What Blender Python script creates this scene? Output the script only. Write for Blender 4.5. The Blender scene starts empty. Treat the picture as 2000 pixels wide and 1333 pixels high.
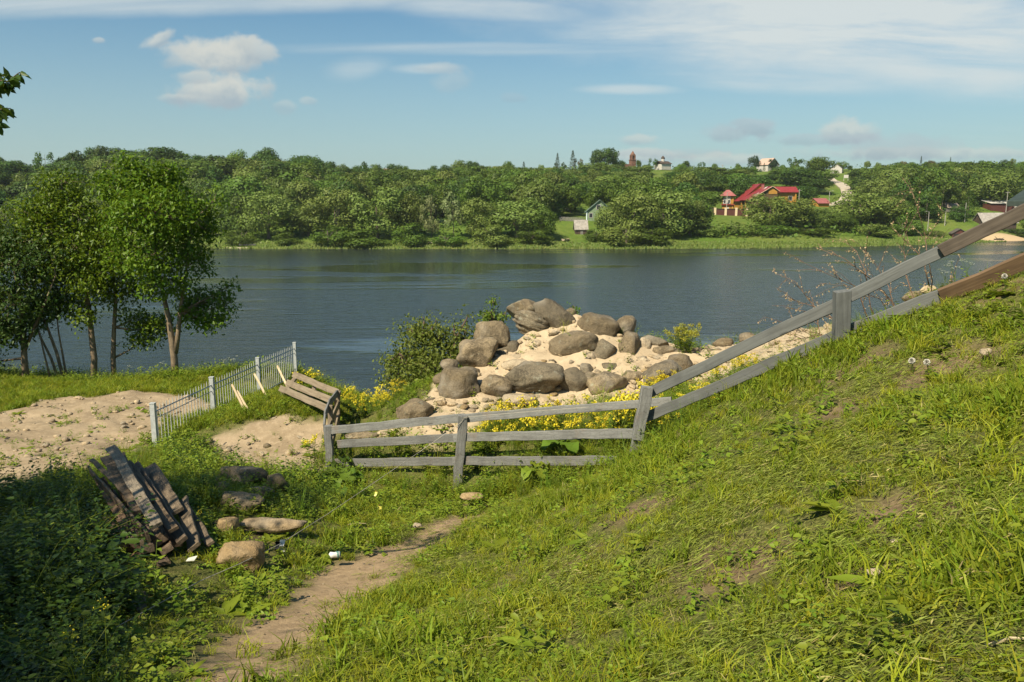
import bpy, bmesh, math, random
import numpy as np
from mathutils import Vector, Matrix, Euler, noise as mnoise
from math import radians as R, sin, cos, pi, atan2, sqrt
random.seed(7); rng = np.random.default_rng(7)
scene = bpy.context.scene
COL = scene.collection

# ------------------------------------------------------------------ camera, sky, sun, exposure
EYE = 12.0                     # metres of the eye above the river (river = 0)
PITCH = R(9.7)
LENS = 28.0
F = LENS / 36.0 * 2000.0
cam_d = bpy.data.cameras.new('camera'); cam = bpy.data.objects.new('camera', cam_d); COL.objects.link(cam)
cam_d.lens = LENS; cam_d.sensor_width = 36.0; cam_d.clip_start = 0.1; cam_d.clip_end = 9000
cam.location = (0, 0, EYE); cam.rotation_euler = (pi / 2 - PITCH, 0, 0)
scene.camera = cam

SUN_DIR = Vector((-0.42, -0.52, 0.74)).normalized()      # towards the sun: behind the camera, to the left
SUN_EL = math.asin(SUN_DIR.z); SUN_ROT = atan2(SUN_DIR.x, SUN_DIR.y)
scene.view_settings.view_transform = 'Standard'; scene.view_settings.look = 'None'
scene.view_settings.exposure = 0.72; scene.view_settings.gamma = 1.0
scene.view_settings.use_curve_mapping = False
scene.cycles.max_bounces = 6; scene.cycles.diffuse_bounces = 2; scene.cycles.glossy_bounces = 2
scene.cycles.transmission_bounces = 3; scene.cycles.transparent_max_bounces = 4
scene.cycles.use_denoising = True

def M(px, py, Y):
    """World point seen at photo pixel (px, py) at Y metres in front of the camera."""
    u = (px - 1000.0) / F; v = (666.5 - py) / F
    k = Y / (cos(PITCH) + v * sin(PITCH))
    return Vector((u * k, Y, EYE + (v * cos(PITCH) - sin(PITCH)) * k))
def proj(p):
    y = p[1] * cos(PITCH) - (p[2] - EYE) * sin(PITCH); z = p[1] * sin(PITCH) + (p[2] - EYE) * cos(PITCH)
    return 1000 + F * p[0] / y, 666.5 - F * z / y
def gno(px, py):
    p = M(px, py, 1.0); return p.x, p.z - EYE

# ---- node helpers
class NT:
    def __init__(s, tree): s.t = tree; s.n = tree.nodes; s.l = tree.links
    def add(s, typ, **kw):
        n = s.n.new(typ)
        for k, v in kw.items():
            if k == 'inp':
                for i, val in v.items():
                    if hasattr(val, 'is_linked') or isinstance(val, bpy.types.NodeSocket): s.l.new(val, n.inputs[i])
                    else: n.inputs[i].default_value = val
            else: setattr(n, k, v)
        return n
    def math(s, op, a, b=None, c=None, clamp=False):
        i = {0: a}
        if b is not None: i[1] = b
        if c is not None: i[2] = c
        return s.add('ShaderNodeMath', operation=op, use_clamp=clamp, inp=i).outputs[0]
    def mix(s, f, a, b, mode='MIX'):
        n = s.add('ShaderNodeMix', data_type='RGBA', blend_type=mode)
        for idx, val in ((0, f), (6, a), (7, b)):
            if isinstance(val, bpy.types.NodeSocket): s.l.new(val, n.inputs[idx])
            else: n.inputs[idx].default_value = val if idx == 0 else (tuple(val) + (1,) if len(val) == 3 else val)
        return n.outputs[2]
    def noise(s, vec, scale, detail=4, rough=0.55, dist=0.0):
        n = s.add('ShaderNodeTexNoise', inp={'Scale': scale, 'Detail': detail, 'Roughness': rough, 'Distortion': dist})
        if vec is not None: s.l.new(vec, n.inputs['Vector'])
        return n.outputs['Fac']
    def ramp(s, fac, lo, hi, a=0.0, b=1.0, smooth=True):
        n = s.add('ShaderNodeMapRange', interpolation_type='SMOOTHSTEP' if smooth else 'LINEAR',
                  inp={0: fac, 1: lo, 2: hi, 3: a, 4: b})
        return n.outputs[0]
    def mapping(s, vec, scale=(1, 1, 1), loc=(0, 0, 0), rot=(0, 0, 0)):
        return s.add('ShaderNodeMapping', inp={'Vector': vec, 'Scale': scale, 'Location': loc, 'Rotation': rot}).outputs[0]

world = bpy.data.worlds.new('World'); scene.world = world; world.use_nodes = True
W = NT(world.node_tree); W.n.clear()
SKY_STR = 0.064
def build_world():
    out = W.add('ShaderNodeOutputWorld'); bg = W.add('ShaderNodeBackground')
    sky = W.add('ShaderNodeTexSky'); sky.sky_type = 'NISHITA'; sky.sun_disc = False
    sky.sun_elevation = SUN_EL; sky.sun_rotation = SUN_ROT; sky.altitude = 100
    sky.air_density = 1.0; sky.dust_density = 1.0; sky.ozone_density = 1.5
    tc = W.add('ShaderNodeTexCoord').outputs['Generated']
    sp = W.add('ShaderNodeSeparateXYZ', inp={0: tc})
    x, y, z = sp.outputs
    ya = W.math('MAXIMUM', W.math('ABSOLUTE', y), 0.05)
    u = W.math('DIVIDE', x, ya); w = W.math('DIVIDE', z, ya)
    front = W.ramp(y, 0.0, 0.15)
    # cloud-plane coordinates for the high thin cloud
    zz = W.math('ADD', W.math('MAXIMUM', z, 0.0), 0.06)
    pl = W.add('ShaderNodeCombineXYZ', inp={0: W.math('DIVIDE', x, zz), 1: W.math('DIVIDE', y, zz), 2: 0.0}).outputs[0]
    uw = W.add('ShaderNodeCombineXYZ', inp={0: u, 1: w, 2: front}).outputs[0]
    cir = W.noise(W.mapping(pl, (0.16, 0.42, 1), (3.1, 1.7, 0), (0, 0, 0.25)), 1.0, 8, 0.6, 0.5)
    cir2 = W.noise(W.mapping(pl, (0.5, 1.5, 1), (0.4, 5.7, 0), (0, 0, 0.2)), 1.0, 8, 0.62, 0.8)
    warp = W.noise(W.mapping(uw, (5, 14, 1)), 1.0, 5, 0.6)
    warp = W.math('SUBTRACT', warp, 0.5)
    def blob(px, py, rx, ry, slope=0.0, rag=1.0):
        cu, cw = gno(px, py); rx, ry = rx / F, ry / F
        du = W.math('SUBTRACT', u, cu); dw = W.math('SUBTRACT', w, cw)
        if slope: dw = W.math('SUBTRACT', dw, W.math('MULTIPLY', du, slope))
        a = W.math('DIVIDE', du, rx); b = W.math('DIVIDE', dw, ry)
        d = W.math('SQRT', W.math('ADD', W.math('MULTIPLY', a, a), W.math('MULTIPLY', b, b)))
        return W.math('ADD', d, W.math('MULTIPLY', warp, rag)), b
    def add(a, b): return W.math('ADD', a, b)
    cirrus = W.math('MULTIPLY', W.ramp(cir, 0.52, 0.86), 0.45)
    veil = None
    for (px, py, rx, ry, sl, amt) in ((1650, 25, 720, 130, -0.03, 1.15), (300, 2, 900, 30, 0.02, .75), (1050, 95, 600, 14, 0.0, .5),
                                      (1850, 130, 520, 60, -.05, .8), (1230, 175, 110, 12, 0, .55), (700, 132, 70, 26, .15, .35),
                                      (830, 135, 80, 12, 0, .45), (1000, 20, 300, 26, -.06, .8), (1560, 160, 300, 26, -.04, .55)):
        d, b = blob(px, py, rx, ry, sl, 0.9)
        m = W.math('MULTIPLY', W.ramp(d, 1.15, 0.25), amt)
        veil = m if veil is None else W.math('MAXIMUM', veil, m)
    veil = W.math('MULTIPLY', veil, W.ramp(cir2, 0.22, 0.66, 0.25, 1.0))
    veil = W.math('MULTIPLY', veil, front)
    thin = W.math('MULTIPLY', W.math('MAXIMUM', cirrus, veil), W.ramp(z, 0.02, 0.12))
    lowhaze = W.math('MULTIPLY', W.ramp(z, 0.26, 0.0), 0.58)
    skyc = W.mix(1.0, sky.outputs[0], (0.69, 0.985, 1.03), 'MULTIPLY')
    skyc = W.mix(lowhaze, skyc, (4.5, 5.4, 5.3))
    skyc = W.mix(W.math('MINIMUM', thin, .9), skyc, (6.6, 7.1, 7.0))
    # cumulus: lumpy puffs, white above and grey below
    puff = W.noise(W.mapping(uw, (26, 34, 1), (1, 2, 0)), 1.0, 7, 0.58, 0.25)
    puff = W.math('SUBTRACT', puff, 0.5)
    lay = skyc
    for (px, py, rx, ry, sl, amt, base) in ((420, 113, 98, 34, 0, .95, 0), (430, 180, 85, 30, 0, .9, 0), (505, 100, 34, 22, -.3, .7, 0), (390, 150, 50, 14, 0, .6, 0),
                                      (303, 80, 36, 13, .35, .75, 0), (193, 79, 14, 6, 0, .5, 0), (345, 193, 40, 8, 0, .4, 0), (860, 133, 36, 10, 0, .35, 0), (880, 165, 36, 18, .1, .22, 0),
                                      (1415, 262, 44, 15, -.05, .55, 1), (1478, 249, 44, 15, 0, .6, 1), (1650, 258, 56, 22, 0, .65, 0),
                                      (1610, 272, 120, 10, 0, .4, 1), (1250, 273, 40, 10, 0, .5, 0), (1265, 305, 80, 13, 0, .6, 0), (1330, 300, 120, 8, 0, .35, 1),
                                      (560, 207, 22, 12, 0, .3, 0), (600, 198, 18, 8, 0, .35, 0), (1005, 192, 26, 8, 0, .22, 1), (1830, 300, 240, 13, 0, .5, 0), (1760, 290, 130, 24, 0, .45, 1), (1420, 312, 80, 12, 0, .5, 0)):
        d, b = blob(px, py, rx * 1.25, ry * 1.35, sl, 0.35)
        d = W.math('ADD', d, W.math('MULTIPLY', puff, 1.7))
        m = W.math('MULTIPLY', W.math('MULTIPLY', W.ramp(d, 1.0, 0.45), amt), front)
        sh = W.ramp(W.math('ADD', b, W.math('MULTIPLY', puff, 2.2)), -0.75, 0.55)
        if base: cc = W.mix(sh, (3.1, 3.8, 4.4), (4.4, 5.1, 5.5))
        else: cc = W.mix(sh, (3.7, 4.5, 5.0), (6.4, 6.5, 6.0))
        lay = W.mix(m, lay, cc)
    W.l.new(lay, bg.inputs[0]); bg.inputs[1].default_value = SKY_STR
    W.l.new(bg.outputs[0], out.inputs[0])
build_world()
sun_d = bpy.data.lights.new('sun', 'SUN'); sun_d.energy = 4.9; sun_d.angle = R(0.5); sun_d.color = (1.0, 0.885, 0.68)
sun = bpy.data.objects.new('sun', sun_d); COL.objects.link(sun)
sun.rotation_euler = SUN_DIR.to_track_quat('Z', 'Y').to_euler(); sun.location = (20, -40, 60)

# ------------------------------------------------------------------ mesh + object helpers
def tag(o, label=None, cat=None, group=None, kind=None):
    if label: o['label'] = label
    if cat: o['category'] = cat
    if group: o['group'] = group
    if kind: o['kind'] = kind
    return o
def thing(name, label, cat, loc=(0, 0, 0), rotz=0.0, group=None):
    o = bpy.data.objects.new(name, None); COL.objects.link(o); o.location = loc; o.rotation_euler = (0, 0, rotz)
    o.empty_display_size = 0.2
    return tag(o, label, cat, group)
def link(name, me, mat=None, parent=None, smooth=False):
    if mat is not None:
        for m in (mat if isinstance(mat, (list, tuple)) else [mat]): me.materials.append(m)
    if smooth: me.polygons.foreach_set('use_smooth', [True] * len(me.polygons))
    o = bpy.data.objects.new(name, me); COL.objects.link(o)
    if parent: o.parent = parent
    return o
def mesh_np(name, V, Fc):
    V = np.asarray(V, np.float32).reshape(-1, 3); Fc = np.asarray(Fc, np.int32); k = Fc.shape[1]
    me = bpy.data.meshes.new(name); me.vertices.add(len(V)); me.vertices.foreach_set('co', V.ravel())
    me.loops.add(Fc.size); me.loops.foreach_set('vertex_index', Fc.ravel())
    me.polygons.add(len(Fc)); me.polygons.foreach_set('loop_start', np.arange(0, Fc.size, k, dtype=np.int32))
    me.update(calc_edges=True); me.validate(); return me
class MB:
    def __init__(s): s.v = []; s.f = []
    def box(s, x0, x1, y0, y1, z0, z1):
        b = len(s.v)
        s.v += [(x0, y0, z0), (x1, y0, z0), (x1, y1, z0), (x0, y1, z0), (x0, y0, z1), (x1, y0, z1), (x1, y1, z1), (x0, y1, z1)]
        s.f += [tuple(b + i for i in q) for q in ((3, 2, 1, 0), (4, 5, 6, 7), (0, 1, 5, 4), (1, 2, 6, 5), (2, 3, 7, 6), (3, 0, 4, 7))]
        return s
    def poly(s, pts):
        b = len(s.v); s.v += [tuple(p) for p in pts]; s.f.append(tuple(range(b, b + len(pts)))); return s
    def slab(s, pts, d):
        """closed slab: polygon pts swept by vector d"""
        b = len(s.v); n = len(pts); d = Vector(d)
        s.v += [tuple(p) for p in pts] + [tuple(Vector(p) + d) for p in pts]
        s.f += [tuple(b + i for i in reversed(range(n))), tuple(b + n + i for i in range(n))]
        s.f += [(b + i, b + (i + 1) % n, b + n + (i + 1) % n, b + n + i) for i in range(n)]
        return s
    def tube(s, pts, rad, n=6, cap=True):
        pts = [Vector(p) for p in pts]; m = len(pts); b = len(s.v)
        if not hasattr(rad, '__len__'): rad = [rad] * m
        up = Vector((0.31, 0.17, 0.93))
        for i, p in enumerate(pts):
            t = (pts[min(i + 1, m - 1)] - pts[max(i - 1, 0)])
            if t.length < 1e-6: t = Vector((0, 0, 1))
            t.normalize(); a = t.cross(up)
            if a.length < 0.05: a = t.cross(Vector((1, 0, 0)))
            a.normalize(); c = t.cross(a)
            for j in range(n):
                w = 2 * pi * j / n; s.v.append(tuple(p + (a * cos(w) + c * sin(w)) * rad[i]))
        for i in range(m - 1):
            for j in range(n):
                k = (j + 1) % n; s.f.append((b + i * n + j, b + i * n + k, b + (i + 1) * n + k, b + (i + 1) * n + j))
        if cap:
            s.f.append(tuple(b + j for j in reversed(range(n)))); s.f.append(tuple(b + (m - 1) * n + j for j in range(n)))
        return s
    def build(s, name, mat, parent=None, smooth=False, off=None):
        me = bpy.data.meshes.new(name)
        v = s.v if off is None else [(p[0] - off[0], p[1] - off[1], p[2] - off[2]) for p in s.v]
        me.from_pydata(v, [], s.f); me.update()
        return link(name, me, mat, parent, smooth)
def copy_tree(root, loc, rotz=0.0, scale=None, label=None, group=None):
    r = root.copy(); COL.objects.link(r); r.location = loc; r.rotation_euler = (0, 0, rotz)
    if scale is not None: r.scale = scale
    if label: r['label'] = label
    if group: r['group'] = group
    for ch in list(root.children):
        c = ch.copy(); COL.objects.link(c); c.parent = r
        for g in list(ch.children):
            d = g.copy(); COL.objects.link(d); d.parent = c
    return r
def leaves_np(C, D, N, L, Wd, droop=0.0, fold=0.12):
    """rhombic leaves: base C, axis D, normal N, length L, width Wd -> verts, quads"""
    C = np.asarray(C, float); n = len(C)
    D = D / np.maximum(np.linalg.norm(D, axis=1, keepdims=True), 1e-6)
    S = np.cross(D, N); S /= np.maximum(np.linalg.norm(S, axis=1, keepdims=True), 1e-6)
    Nn = np.cross(S, D)
    L = np.broadcast_to(np.asarray(L, float), (n,))[:, None]; Wd = np.broadcast_to(np.asarray(Wd, float), (n,))[:, None]
    V = np.empty((n, 4, 3)); mid = C + D * L * 0.45 + Nn * Wd * fold
    V[:, 0] = C; V[:, 1] = mid + S * Wd * 0.5; V[:, 2] = C + D * L - Nn * L * droop; V[:, 3] = mid - S * Wd * 0.5
    return V.reshape(-1, 3), np.arange(n * 4).reshape(n, 4)
def leaves6(C, D, N, L, Wd, droop=0.1, fold=0.12):
    """fuller pointed leaves folded along the midrib: two quads each"""
    C = np.asarray(C, float); n = len(C); D = D / np.maximum(np.linalg.norm(D, axis=1, keepdims=True), 1e-6)
    S = np.cross(D, N); S /= np.maximum(np.linalg.norm(S, axis=1, keepdims=True), 1e-6); Nn = np.cross(S, D)
    L = np.broadcast_to(np.asarray(L, float), (n,))[:, None]; Wd = np.broadcast_to(np.asarray(Wd, float), (n,))[:, None]
    V = np.empty((n, 6, 3)); a = C + D * L * .22 + Nn * Wd * fold; b = C + D * L * .62 + Nn * (Wd * fold * .8 - L * droop * .4)
    V[:, 0] = C; V[:, 1] = a + S * Wd * .44; V[:, 2] = b + S * Wd * .38; V[:, 3] = C + D * L - Nn * L * droop; V[:, 4] = b - S * Wd * .38; V[:, 5] = a - S * Wd * .44
    k = np.arange(n)[:, None] * 6; return V.reshape(-1, 3), np.concatenate([k + np.array([[0, 1, 2, 3]]), k + np.array([[0, 3, 4, 5]])])
def rand_dirs(n, r=rng):
    d = r.normal(size=(n, 3)); return d / np.linalg.norm(d, axis=1, keepdims=True)

# ------------------------------------------------------------------ materials
def new_mat(name):
    m = bpy.data.materials.new(name); m.use_nodes = True; n = NT(m.node_tree)
    b = m.node_tree.nodes['Principled BSDF']; return m, n, b
def bump(n, b, h, strength=0.3, dist=0.02):
    bm = n.add('ShaderNodeBump', inp={'Strength': strength, 'Distance': dist, 'Height': h}); n.l.new(bm.outputs[0], b.inputs['Normal'])
def leaf_mat(name, c1, c2, trans=0.3, rough=0.55, vary=0.25, patch=None):
    m, n, b = new_mat(name)
    geo = n.add('ShaderNodeNewGeometry'); oi = n.add('ShaderNodeObjectInfo')
    c = n.mix(geo.outputs['Random Per Island'], c1, c2)
    if patch:
        tc = n.add('ShaderNodeTexCoord').outputs['Object']
        c = n.mix(n.ramp(n.noise(tc, patch[0], 3), 0.42, 0.62), c, patch[1])
    v = n.math('MULTIPLY_ADD', oi.outputs['Random'], vary, 1.0 - vary / 2)
    hs = n.add('ShaderNodeHueSaturation', inp={'Color': c, 'Value': v, 'Hue': n.math('MULTIPLY_ADD', oi.outputs['Random'], 0.024, 0.488)})
    c = hs.outputs[0]
    n.l.new(c, b.inputs['Base Color']); b.inputs['Roughness'].default_value = rough; b.inputs['Specular IOR Level'].default_value = 0.25
    tr = n.add('ShaderNodeBsdfTranslucent', inp={0: n.mix(0.5, c, (0.13, 0.17, 0.01))})
    mx = n.add('ShaderNodeMixShader', inp={0: trans, 1: b.outputs[0], 2: tr.outputs[0]})
    n.l.new(mx.outputs[0], n.n['Material Output'].inputs[0]); return m
def plain(name, c, rough=0.7, var=0.15, scale=8.0, metal=0.0, bmp=0.0, c2=None):
    m, n, b = new_mat(name); tc = n.add('ShaderNodeTexCoord').outputs['Object']
    f = n.noise(tc, scale, 5, 0.6)
    c2 = c2 or tuple(x * (1 - 2 * var) for x in c)
    n.l.new(n.mix(n.ramp(f, 0.3, 0.7), c, c2), b.inputs['Base Color'])
    b.inputs['Roughness'].default_value = rough; b.inputs['Metallic'].default_value = metal; b.inputs['Specular IOR Level'].default_value = 0.3
    if bmp: bump(n, b, f, bmp, 0.02)
    return m
def wood_mat(name, c1, c2, crack=0.0, stain=None, rough=0.75, gs=1.0):
    """grain runs along the object's local X"""
    m, n, b = new_mat(name); tc = n.add('ShaderNodeTexCoord').outputs['Object']; oi = n.add('ShaderNodeObjectInfo')
    mp = n.mapping(tc, (1.2 * gs, 22 * gs, 22 * gs))
    off = n.add('ShaderNodeVectorMath', operation='ADD', inp={0: mp}); n.l.new(n.math('MULTIPLY', oi.outputs['Random'], 37.0), off.inputs[1])
    v = off.outputs[0]
    g = n.noise(v, 1.6, 6, 0.65, 0.4); bl = n.noise(tc, 3.0, 4)
    c = n.mix(n.ramp(g, 0.3, 0.72), c1, c2)
    c = n.mix(n.math('MULTIPLY', n.ramp(bl, 0.45, 0.75), 0.5), c, tuple(x * 0.6 for x in c2))
    if stain: c = n.mix(n.math('MULTIPLY', n.ramp(n.noise(tc, 2.2, 5, 0.6), 0.55, 0.75), 0.6), c, stain)
    h = g
    if crack:
        vo = n.add('ShaderNodeTexVoronoi', feature='DISTANCE_TO_EDGE', inp={'Vector': n.mapping(tc, (16, 26, 26)), 'Scale': 1.0}).outputs['Distance']
        ck = n.ramp(vo, 0.0, 0.05); c = n.mix(n.math('MULTIPLY', n.math('SUBTRACT', 1.0, ck), crack), c, (0.02, 0.016, 0.012)); h = n.math('ADD', g, n.math('MULTIPLY', ck, 0.6))
    kn = n.add('ShaderNodeTexVoronoi', inp={'Vector': n.mapping(tc, (2.3, 14, 14)), 'Scale': 1.0}).outputs['Distance']
    c = n.mix(n.math('MULTIPLY', n.ramp(kn, 0.16, 0.08), 0.7), c, tuple(x * 0.35 for x in c2))
    n.l.new(n.mix(n.math('MULTIPLY_ADD', oi.outputs['Random'], 0.3, 0.0), c, (0.05, 0.045, 0.04)), b.inputs['Base Color'])
    b.inputs['Roughness'].default_value = rough; b.inputs['Specular IOR Level'].default_value = 0.25
    bump(n, b, h, 0.5, 0.008); return m
def bark_mat(name, c1, c2, scale=1.0):
    m, n, b = new_mat(name); tc = n.add('ShaderNodeTexCoord').outputs['Object']
    g = n.noise(n.mapping(tc, (14 * scale, 14 * scale, 5 * scale)), 1.0, 6, 0.65); p = n.noise(tc, 3.5 * scale, 4)
    c = n.mix(n.ramp(g, 0.35, 0.68), c1, c2); c = n.mix(n.ramp(p, 0.5, 0.7), c, tuple(x * 0.45 for x in c1))
    n.l.new(c, b.inputs['Base Color']); b.inputs['Roughness'].default_value = 0.85; bump(n, b, g, 0.6, 0.03); return m
def rock_mat(name, c1, c2, c3, lichen=(0.33, 0.33, 0.25), la=0.55):
    m, n, b = new_mat(name); tc = n.add('ShaderNodeTexCoord').outputs['Object']; oi = n.add('ShaderNodeObjectInfo')
    ad = n.add('ShaderNodeVectorMath', operation='ADD', inp={0: tc}); n.l.new(n.math('MULTIPLY', oi.outputs['Random'], 50.0), ad.inputs[1]); v = ad.outputs[0]
    big = n.noise(v, 2.2, 5, 0.6); fine = n.noise(v, 38, 4, 0.7); mid = n.noise(v, 9, 6, 0.65)
    c = n.mix(n.ramp(big, 0.35, 0.65), c1, c2)
    c = n.mix(n.math('MULTIPLY', n.ramp(mid, 0.46, 0.60), 0.75), c, c3); c = n.mix(n.math('MULTIPLY', n.ramp(n.noise(v, 4.2, 7, .72, .4), .55, .64), .6), c, tuple(x * .42 for x in c2))
    c = n.mix(n.math('MULTIPLY', n.ramp(fine, 0.5, 0.68), 0.45), c, tuple(min(1, x * 1.9) for x in c1))
    c = n.mix(n.math('MULTIPLY', n.ramp(fine, 0.48, 0.34), 0.5), c, tuple(x * 0.35 for x in c2))
    c = n.mix(n.math('MULTIPLY', n.ramp(n.noise(v, 5.5, 7, 0.7), 0.57, 0.66), la), c, lichen)
    c = n.mix(n.math('MULTIPLY', n.ramp(oi.outputs['Random'], 0, 1), 0.6), c, tuple(x * 0.75 for x in c2))
    c = n.mix(n.math('MULTIPLY', n.ramp(n.noise(v, 1.3, 3), .5, .7), .5), c, (0.30, 0.27, 0.22))
    n.l.new(c, b.inputs['Base Color']); b.inputs['Roughness'].default_value = 0.85; b.inputs['Specular IOR Level'].default_value = 0.25
    bump(n, b, n.math('ADD', n.math('MULTIPLY', mid, 1.0), n.math('MULTIPLY', fine, 0.35)), 0.8, 0.05); return m

MT = {}
MT['grey_wood'] = wood_mat('grey_wood', (0.25, 0.25, 0.235), (0.155, 0.155, 0.147), stain=(0.22, 0.15, 0.10), crack=0.22)
MT['grey_paint'] = wood_mat('grey_paint', (0.165, 0.172, 0.165), (0.105, 0.11, 0.106))
MT['bare_wood'] = wood_mat('bare_wood', (0.28, 0.225, 0.155), (0.17, 0.13, 0.085))
MT['brown_wood'] = wood_mat('brown_wood', (0.17, 0.125, 0.085), (0.085, 0.062, 0.042))
MT['orange_wood'] = wood_mat('orange_wood', (0.20, 0.125, 0.065), (0.115, 0.068, 0.034))
MT['silver_plank'] = wood_mat('silver_plank', (0.32, 0.265, 0.19), (0.165, 0.13, 0.09), crack=0.7)
MT['dark_plank'] = wood_mat('dark_plank', (0.165, 0.118, 0.072), (0.085, 0.060, 0.038), crack=0.4)
MT['rust_plank'] = wood_mat('rust_plank', (0.15, 0.096, 0.056), (0.08, 0.05, 0.03), crack=0.3)
MT['tan_plank'] = wood_mat('tan_plank', (0.23, 0.175, 0.115), (0.13, 0.098, 0.064), crack=0.4)
MT['rail_brown'] = wood_mat('rail_brown', (0.115, 0.092, 0.070), (0.062, 0.049, 0.037))
MT['pale_timber'] = wood_mat('pale_timber', (0.72, 0.58, 0.38), (0.58, 0.44, 0.26))
MT['galv'] = plain('galvanised_paint', (0.43, 0.45, 0.44), 0.5, 0.12, 20)
MT['bark'] = bark_mat('tree_bark', (0.24, 0.18, 0.11), (0.12, 0.085, 0.055))
MT['bark_far'] = plain('far_bark', (0.16, 0.13, 0.10), 0.9)
MT['twig'] = plain('twig_bark', (0.13, 0.085, 0.06), 0.8)
MT['rock'] = rock_mat('boulder_granite', (0.205, 0.160, 0.100), (0.125, 0.097, 0.060), (0.29, 0.225, 0.135))
MT['rock_grey'] = rock_mat('boulder_grey', (0.185, 0.155, 0.105), (0.115, 0.095, 0.065), (0.235, 0.19, 0.125))
MT['rock_pale'] = rock_mat('pale_stone', (0.44, 0.36, 0.25), (0.34, 0.27, 0.18), (0.50, 0.41, 0.28), la=0.2)
MT['rock_tan'] = rock_mat('tan_stone', (0.38, 0.275, 0.14), (0.29, 0.20, 0.10), (0.42, 0.31, 0.165), la=0.15)
MT['rubble'] = rock_mat('limestone_rubble', (0.60, 0.46, 0.29), (0.50, 0.38, 0.23), (0.64, 0.50, 0.33), la=0.0)
# ------------------------------------------------------------------ terrain
class RBF:
    def __init__(s, P, z, c=0.6, lam=0.02):
        s.P = np.asarray(P, float); n = len(s.P); s.c = c
        A = s.k(s.P) + np.eye(n) * lam; Q = np.c_[np.ones(n), s.P]
        K = np.block([[A, Q], [Q.T, np.zeros((3, 3))]])
        s.w = np.linalg.solve(K, np.r_[np.asarray(z, float), 0, 0, 0])
    def k(s, X):
        d = X[:, None, :] - s.P[None]; return -np.sqrt((d ** 2).sum(2) + s.c ** 2)
    def __call__(s, X):
        X = np.asarray(X, float).reshape(-1, 2); out = np.empty(len(X))
        for i in range(0, len(X), 20000):
            x = X[i:i + 20000]; out[i:i + 20000] = s.k(x) @ s.w[:-3] + np.c_[np.ones(len(x)), x] @ s.w[-3:]
        return out
def smooth01(t): t = np.clip(t, 0, 1); return t * t * (3 - 2 * t)
NPX = [  # (px, py, depth) of near ground seen in the photo
 (450,1333,3.6),(560,1220,4.9),(700,1120,6.6),(820,1060,7.8),(900,1010,9.0),(980,985,9.7),(700,1333,3.3),(900,1150,5.4),(650,1250,4.4),
 (1000,1333,3.0),(1500,1333,2.1),(2000,1333,1.6),(2000,1000,2.8),(1500,1000,3.8),(1200,1000,5.5),(1750,1150,2.5),(1250,1150,3.8),(2000,750,4.8),(1800,800,4.6),(1500,850,6.0),
 (1350,900,7.0),(1200,950,7.6),(1050,980,8.8),(2000,600,6.3),(1830,640,6.6),(1700,720,6.2),(2000,530,7.3),(1830,600,7.4),(1643,668,7.7),(1450,768,8.5),(1300,855,9.0),(1238,905,9.3),
 (100,1333,3.8),(100,1150,5.6),(300,1150,5.8),(290,1095,6.4),(385,1080,6.6),(470,1110,6.7),(560,1040,8.0),(600,1110,6.9),(200,950,9.5),(150,900,11.5),(0,960,10.2),(350,960,8.9),(480,960,9.3),(560,960,10.0),
 (893,950,11.0),(643,925,12.0),(760,905,12.0),(1050,915,10.6),(1150,912,10.0),(50,880,13),(0,820,16),(150,790,17),(230,770,18),(100,750,21),(100,742,23),(342,738,23),(223,750,23),(300,875,13.8),(413,812,16.4),(503,770,19.2),(578,732,22),
 (500,885,13.5),(450,830,14.5),(560,800,15.0),(550,772,16),(640,800,14.8),(600,900,12.8),(690,775,17),(720,830,14.2),(420,760,20.5),
 (800,825,12.8),(870,745,14.2),(950,695,15),(1050,645,16),(1120,622,16.4),(1050,785,13.5),(1250,775,13.2),(1250,700,14.6),(1240,660,15.6),(1330,690,14.8),(1400,685,15),(1500,662,15.3),(1600,642,15.5),(1400,735,13.5),(1500,695,13.6),(1700,642,14),(1783,590,13.4),
 (1000,850,11.8),(1150,805,12.3),(1300,795,11.6),(900,900,11.6),(1450,745,12.4),(1560,700,12.6),(770,775,14.4),(800,870,12.2)]
ptsN = [M(*p) for p in NPX]
NP = [(p.x, p.y) for p in ptsN]; NZ = [p.z - EYE for p in ptsN]
EXTRA = [(0,0,-1.62),(-2,0,-2.0),(-4,1,-2.5),(-8,2,-2.9),(-12,5,-3.3),(2,0,-0.75),(4,0,-0.1),(5,3,-0.1),(7,6,0.2),(9,3,.8),(3,-4,-.2),(-3,-4,-1.9),(-8,-4,-2.4),(9,-4,1.2),(13,6,1.0),(12,2,1.3),
 (5.2,9.2,-1.2),(7.5,10,-.9),(10,12,-1.5),(6.5,11,-2.0),(14,12,-1.0),(4.6,11.2,-2.5),
 (0,18.2,-4.4),(3,18.2,-4.3),(6,18,-4.2),(9,17,-3.6),(1.5,17.3,-3.2),(-2.2,17,-4.9),(-2.4,15.5,-4.2),(0,22,-7),(5,22,-7),(-4,21,-6.2),(-3,19,-4.9),(10,22,-6.5),(14,20,-5.5),(-13,16,-4.3),(-15,10,-3.8),(-12,20,-4.7),
 (0,30,-10.6),(-8,30,-9.2),(8,30,-10.6),(-6,25.5,-6.2),(-10,25.5,-6.0),(-15,26,-6.0),(-15,32,-10),(15,30,-10),(-15,40,-13),(0,38,-13.2),(15,38,-13.2),(-8,38,-13),(-8,23.6,-5.0),(-16,23,-5.0)]
NP += [(e[0], e[1]) for e in EXTRA]; NZ += [e[2] for e in EXTRA]
rbfN = RBF(NP, NZ, 0.5, 0.03)
def base_near(x, y):   # the same bank carried on left and right: flat terrace, then down to the river
    t = smooth01((y - 20) / 20.0); side = smooth01((x + 4) / 16.0)
    return (-4.3 + 5.3 * side) * (1 - t) + (-13.4) * t
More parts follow.
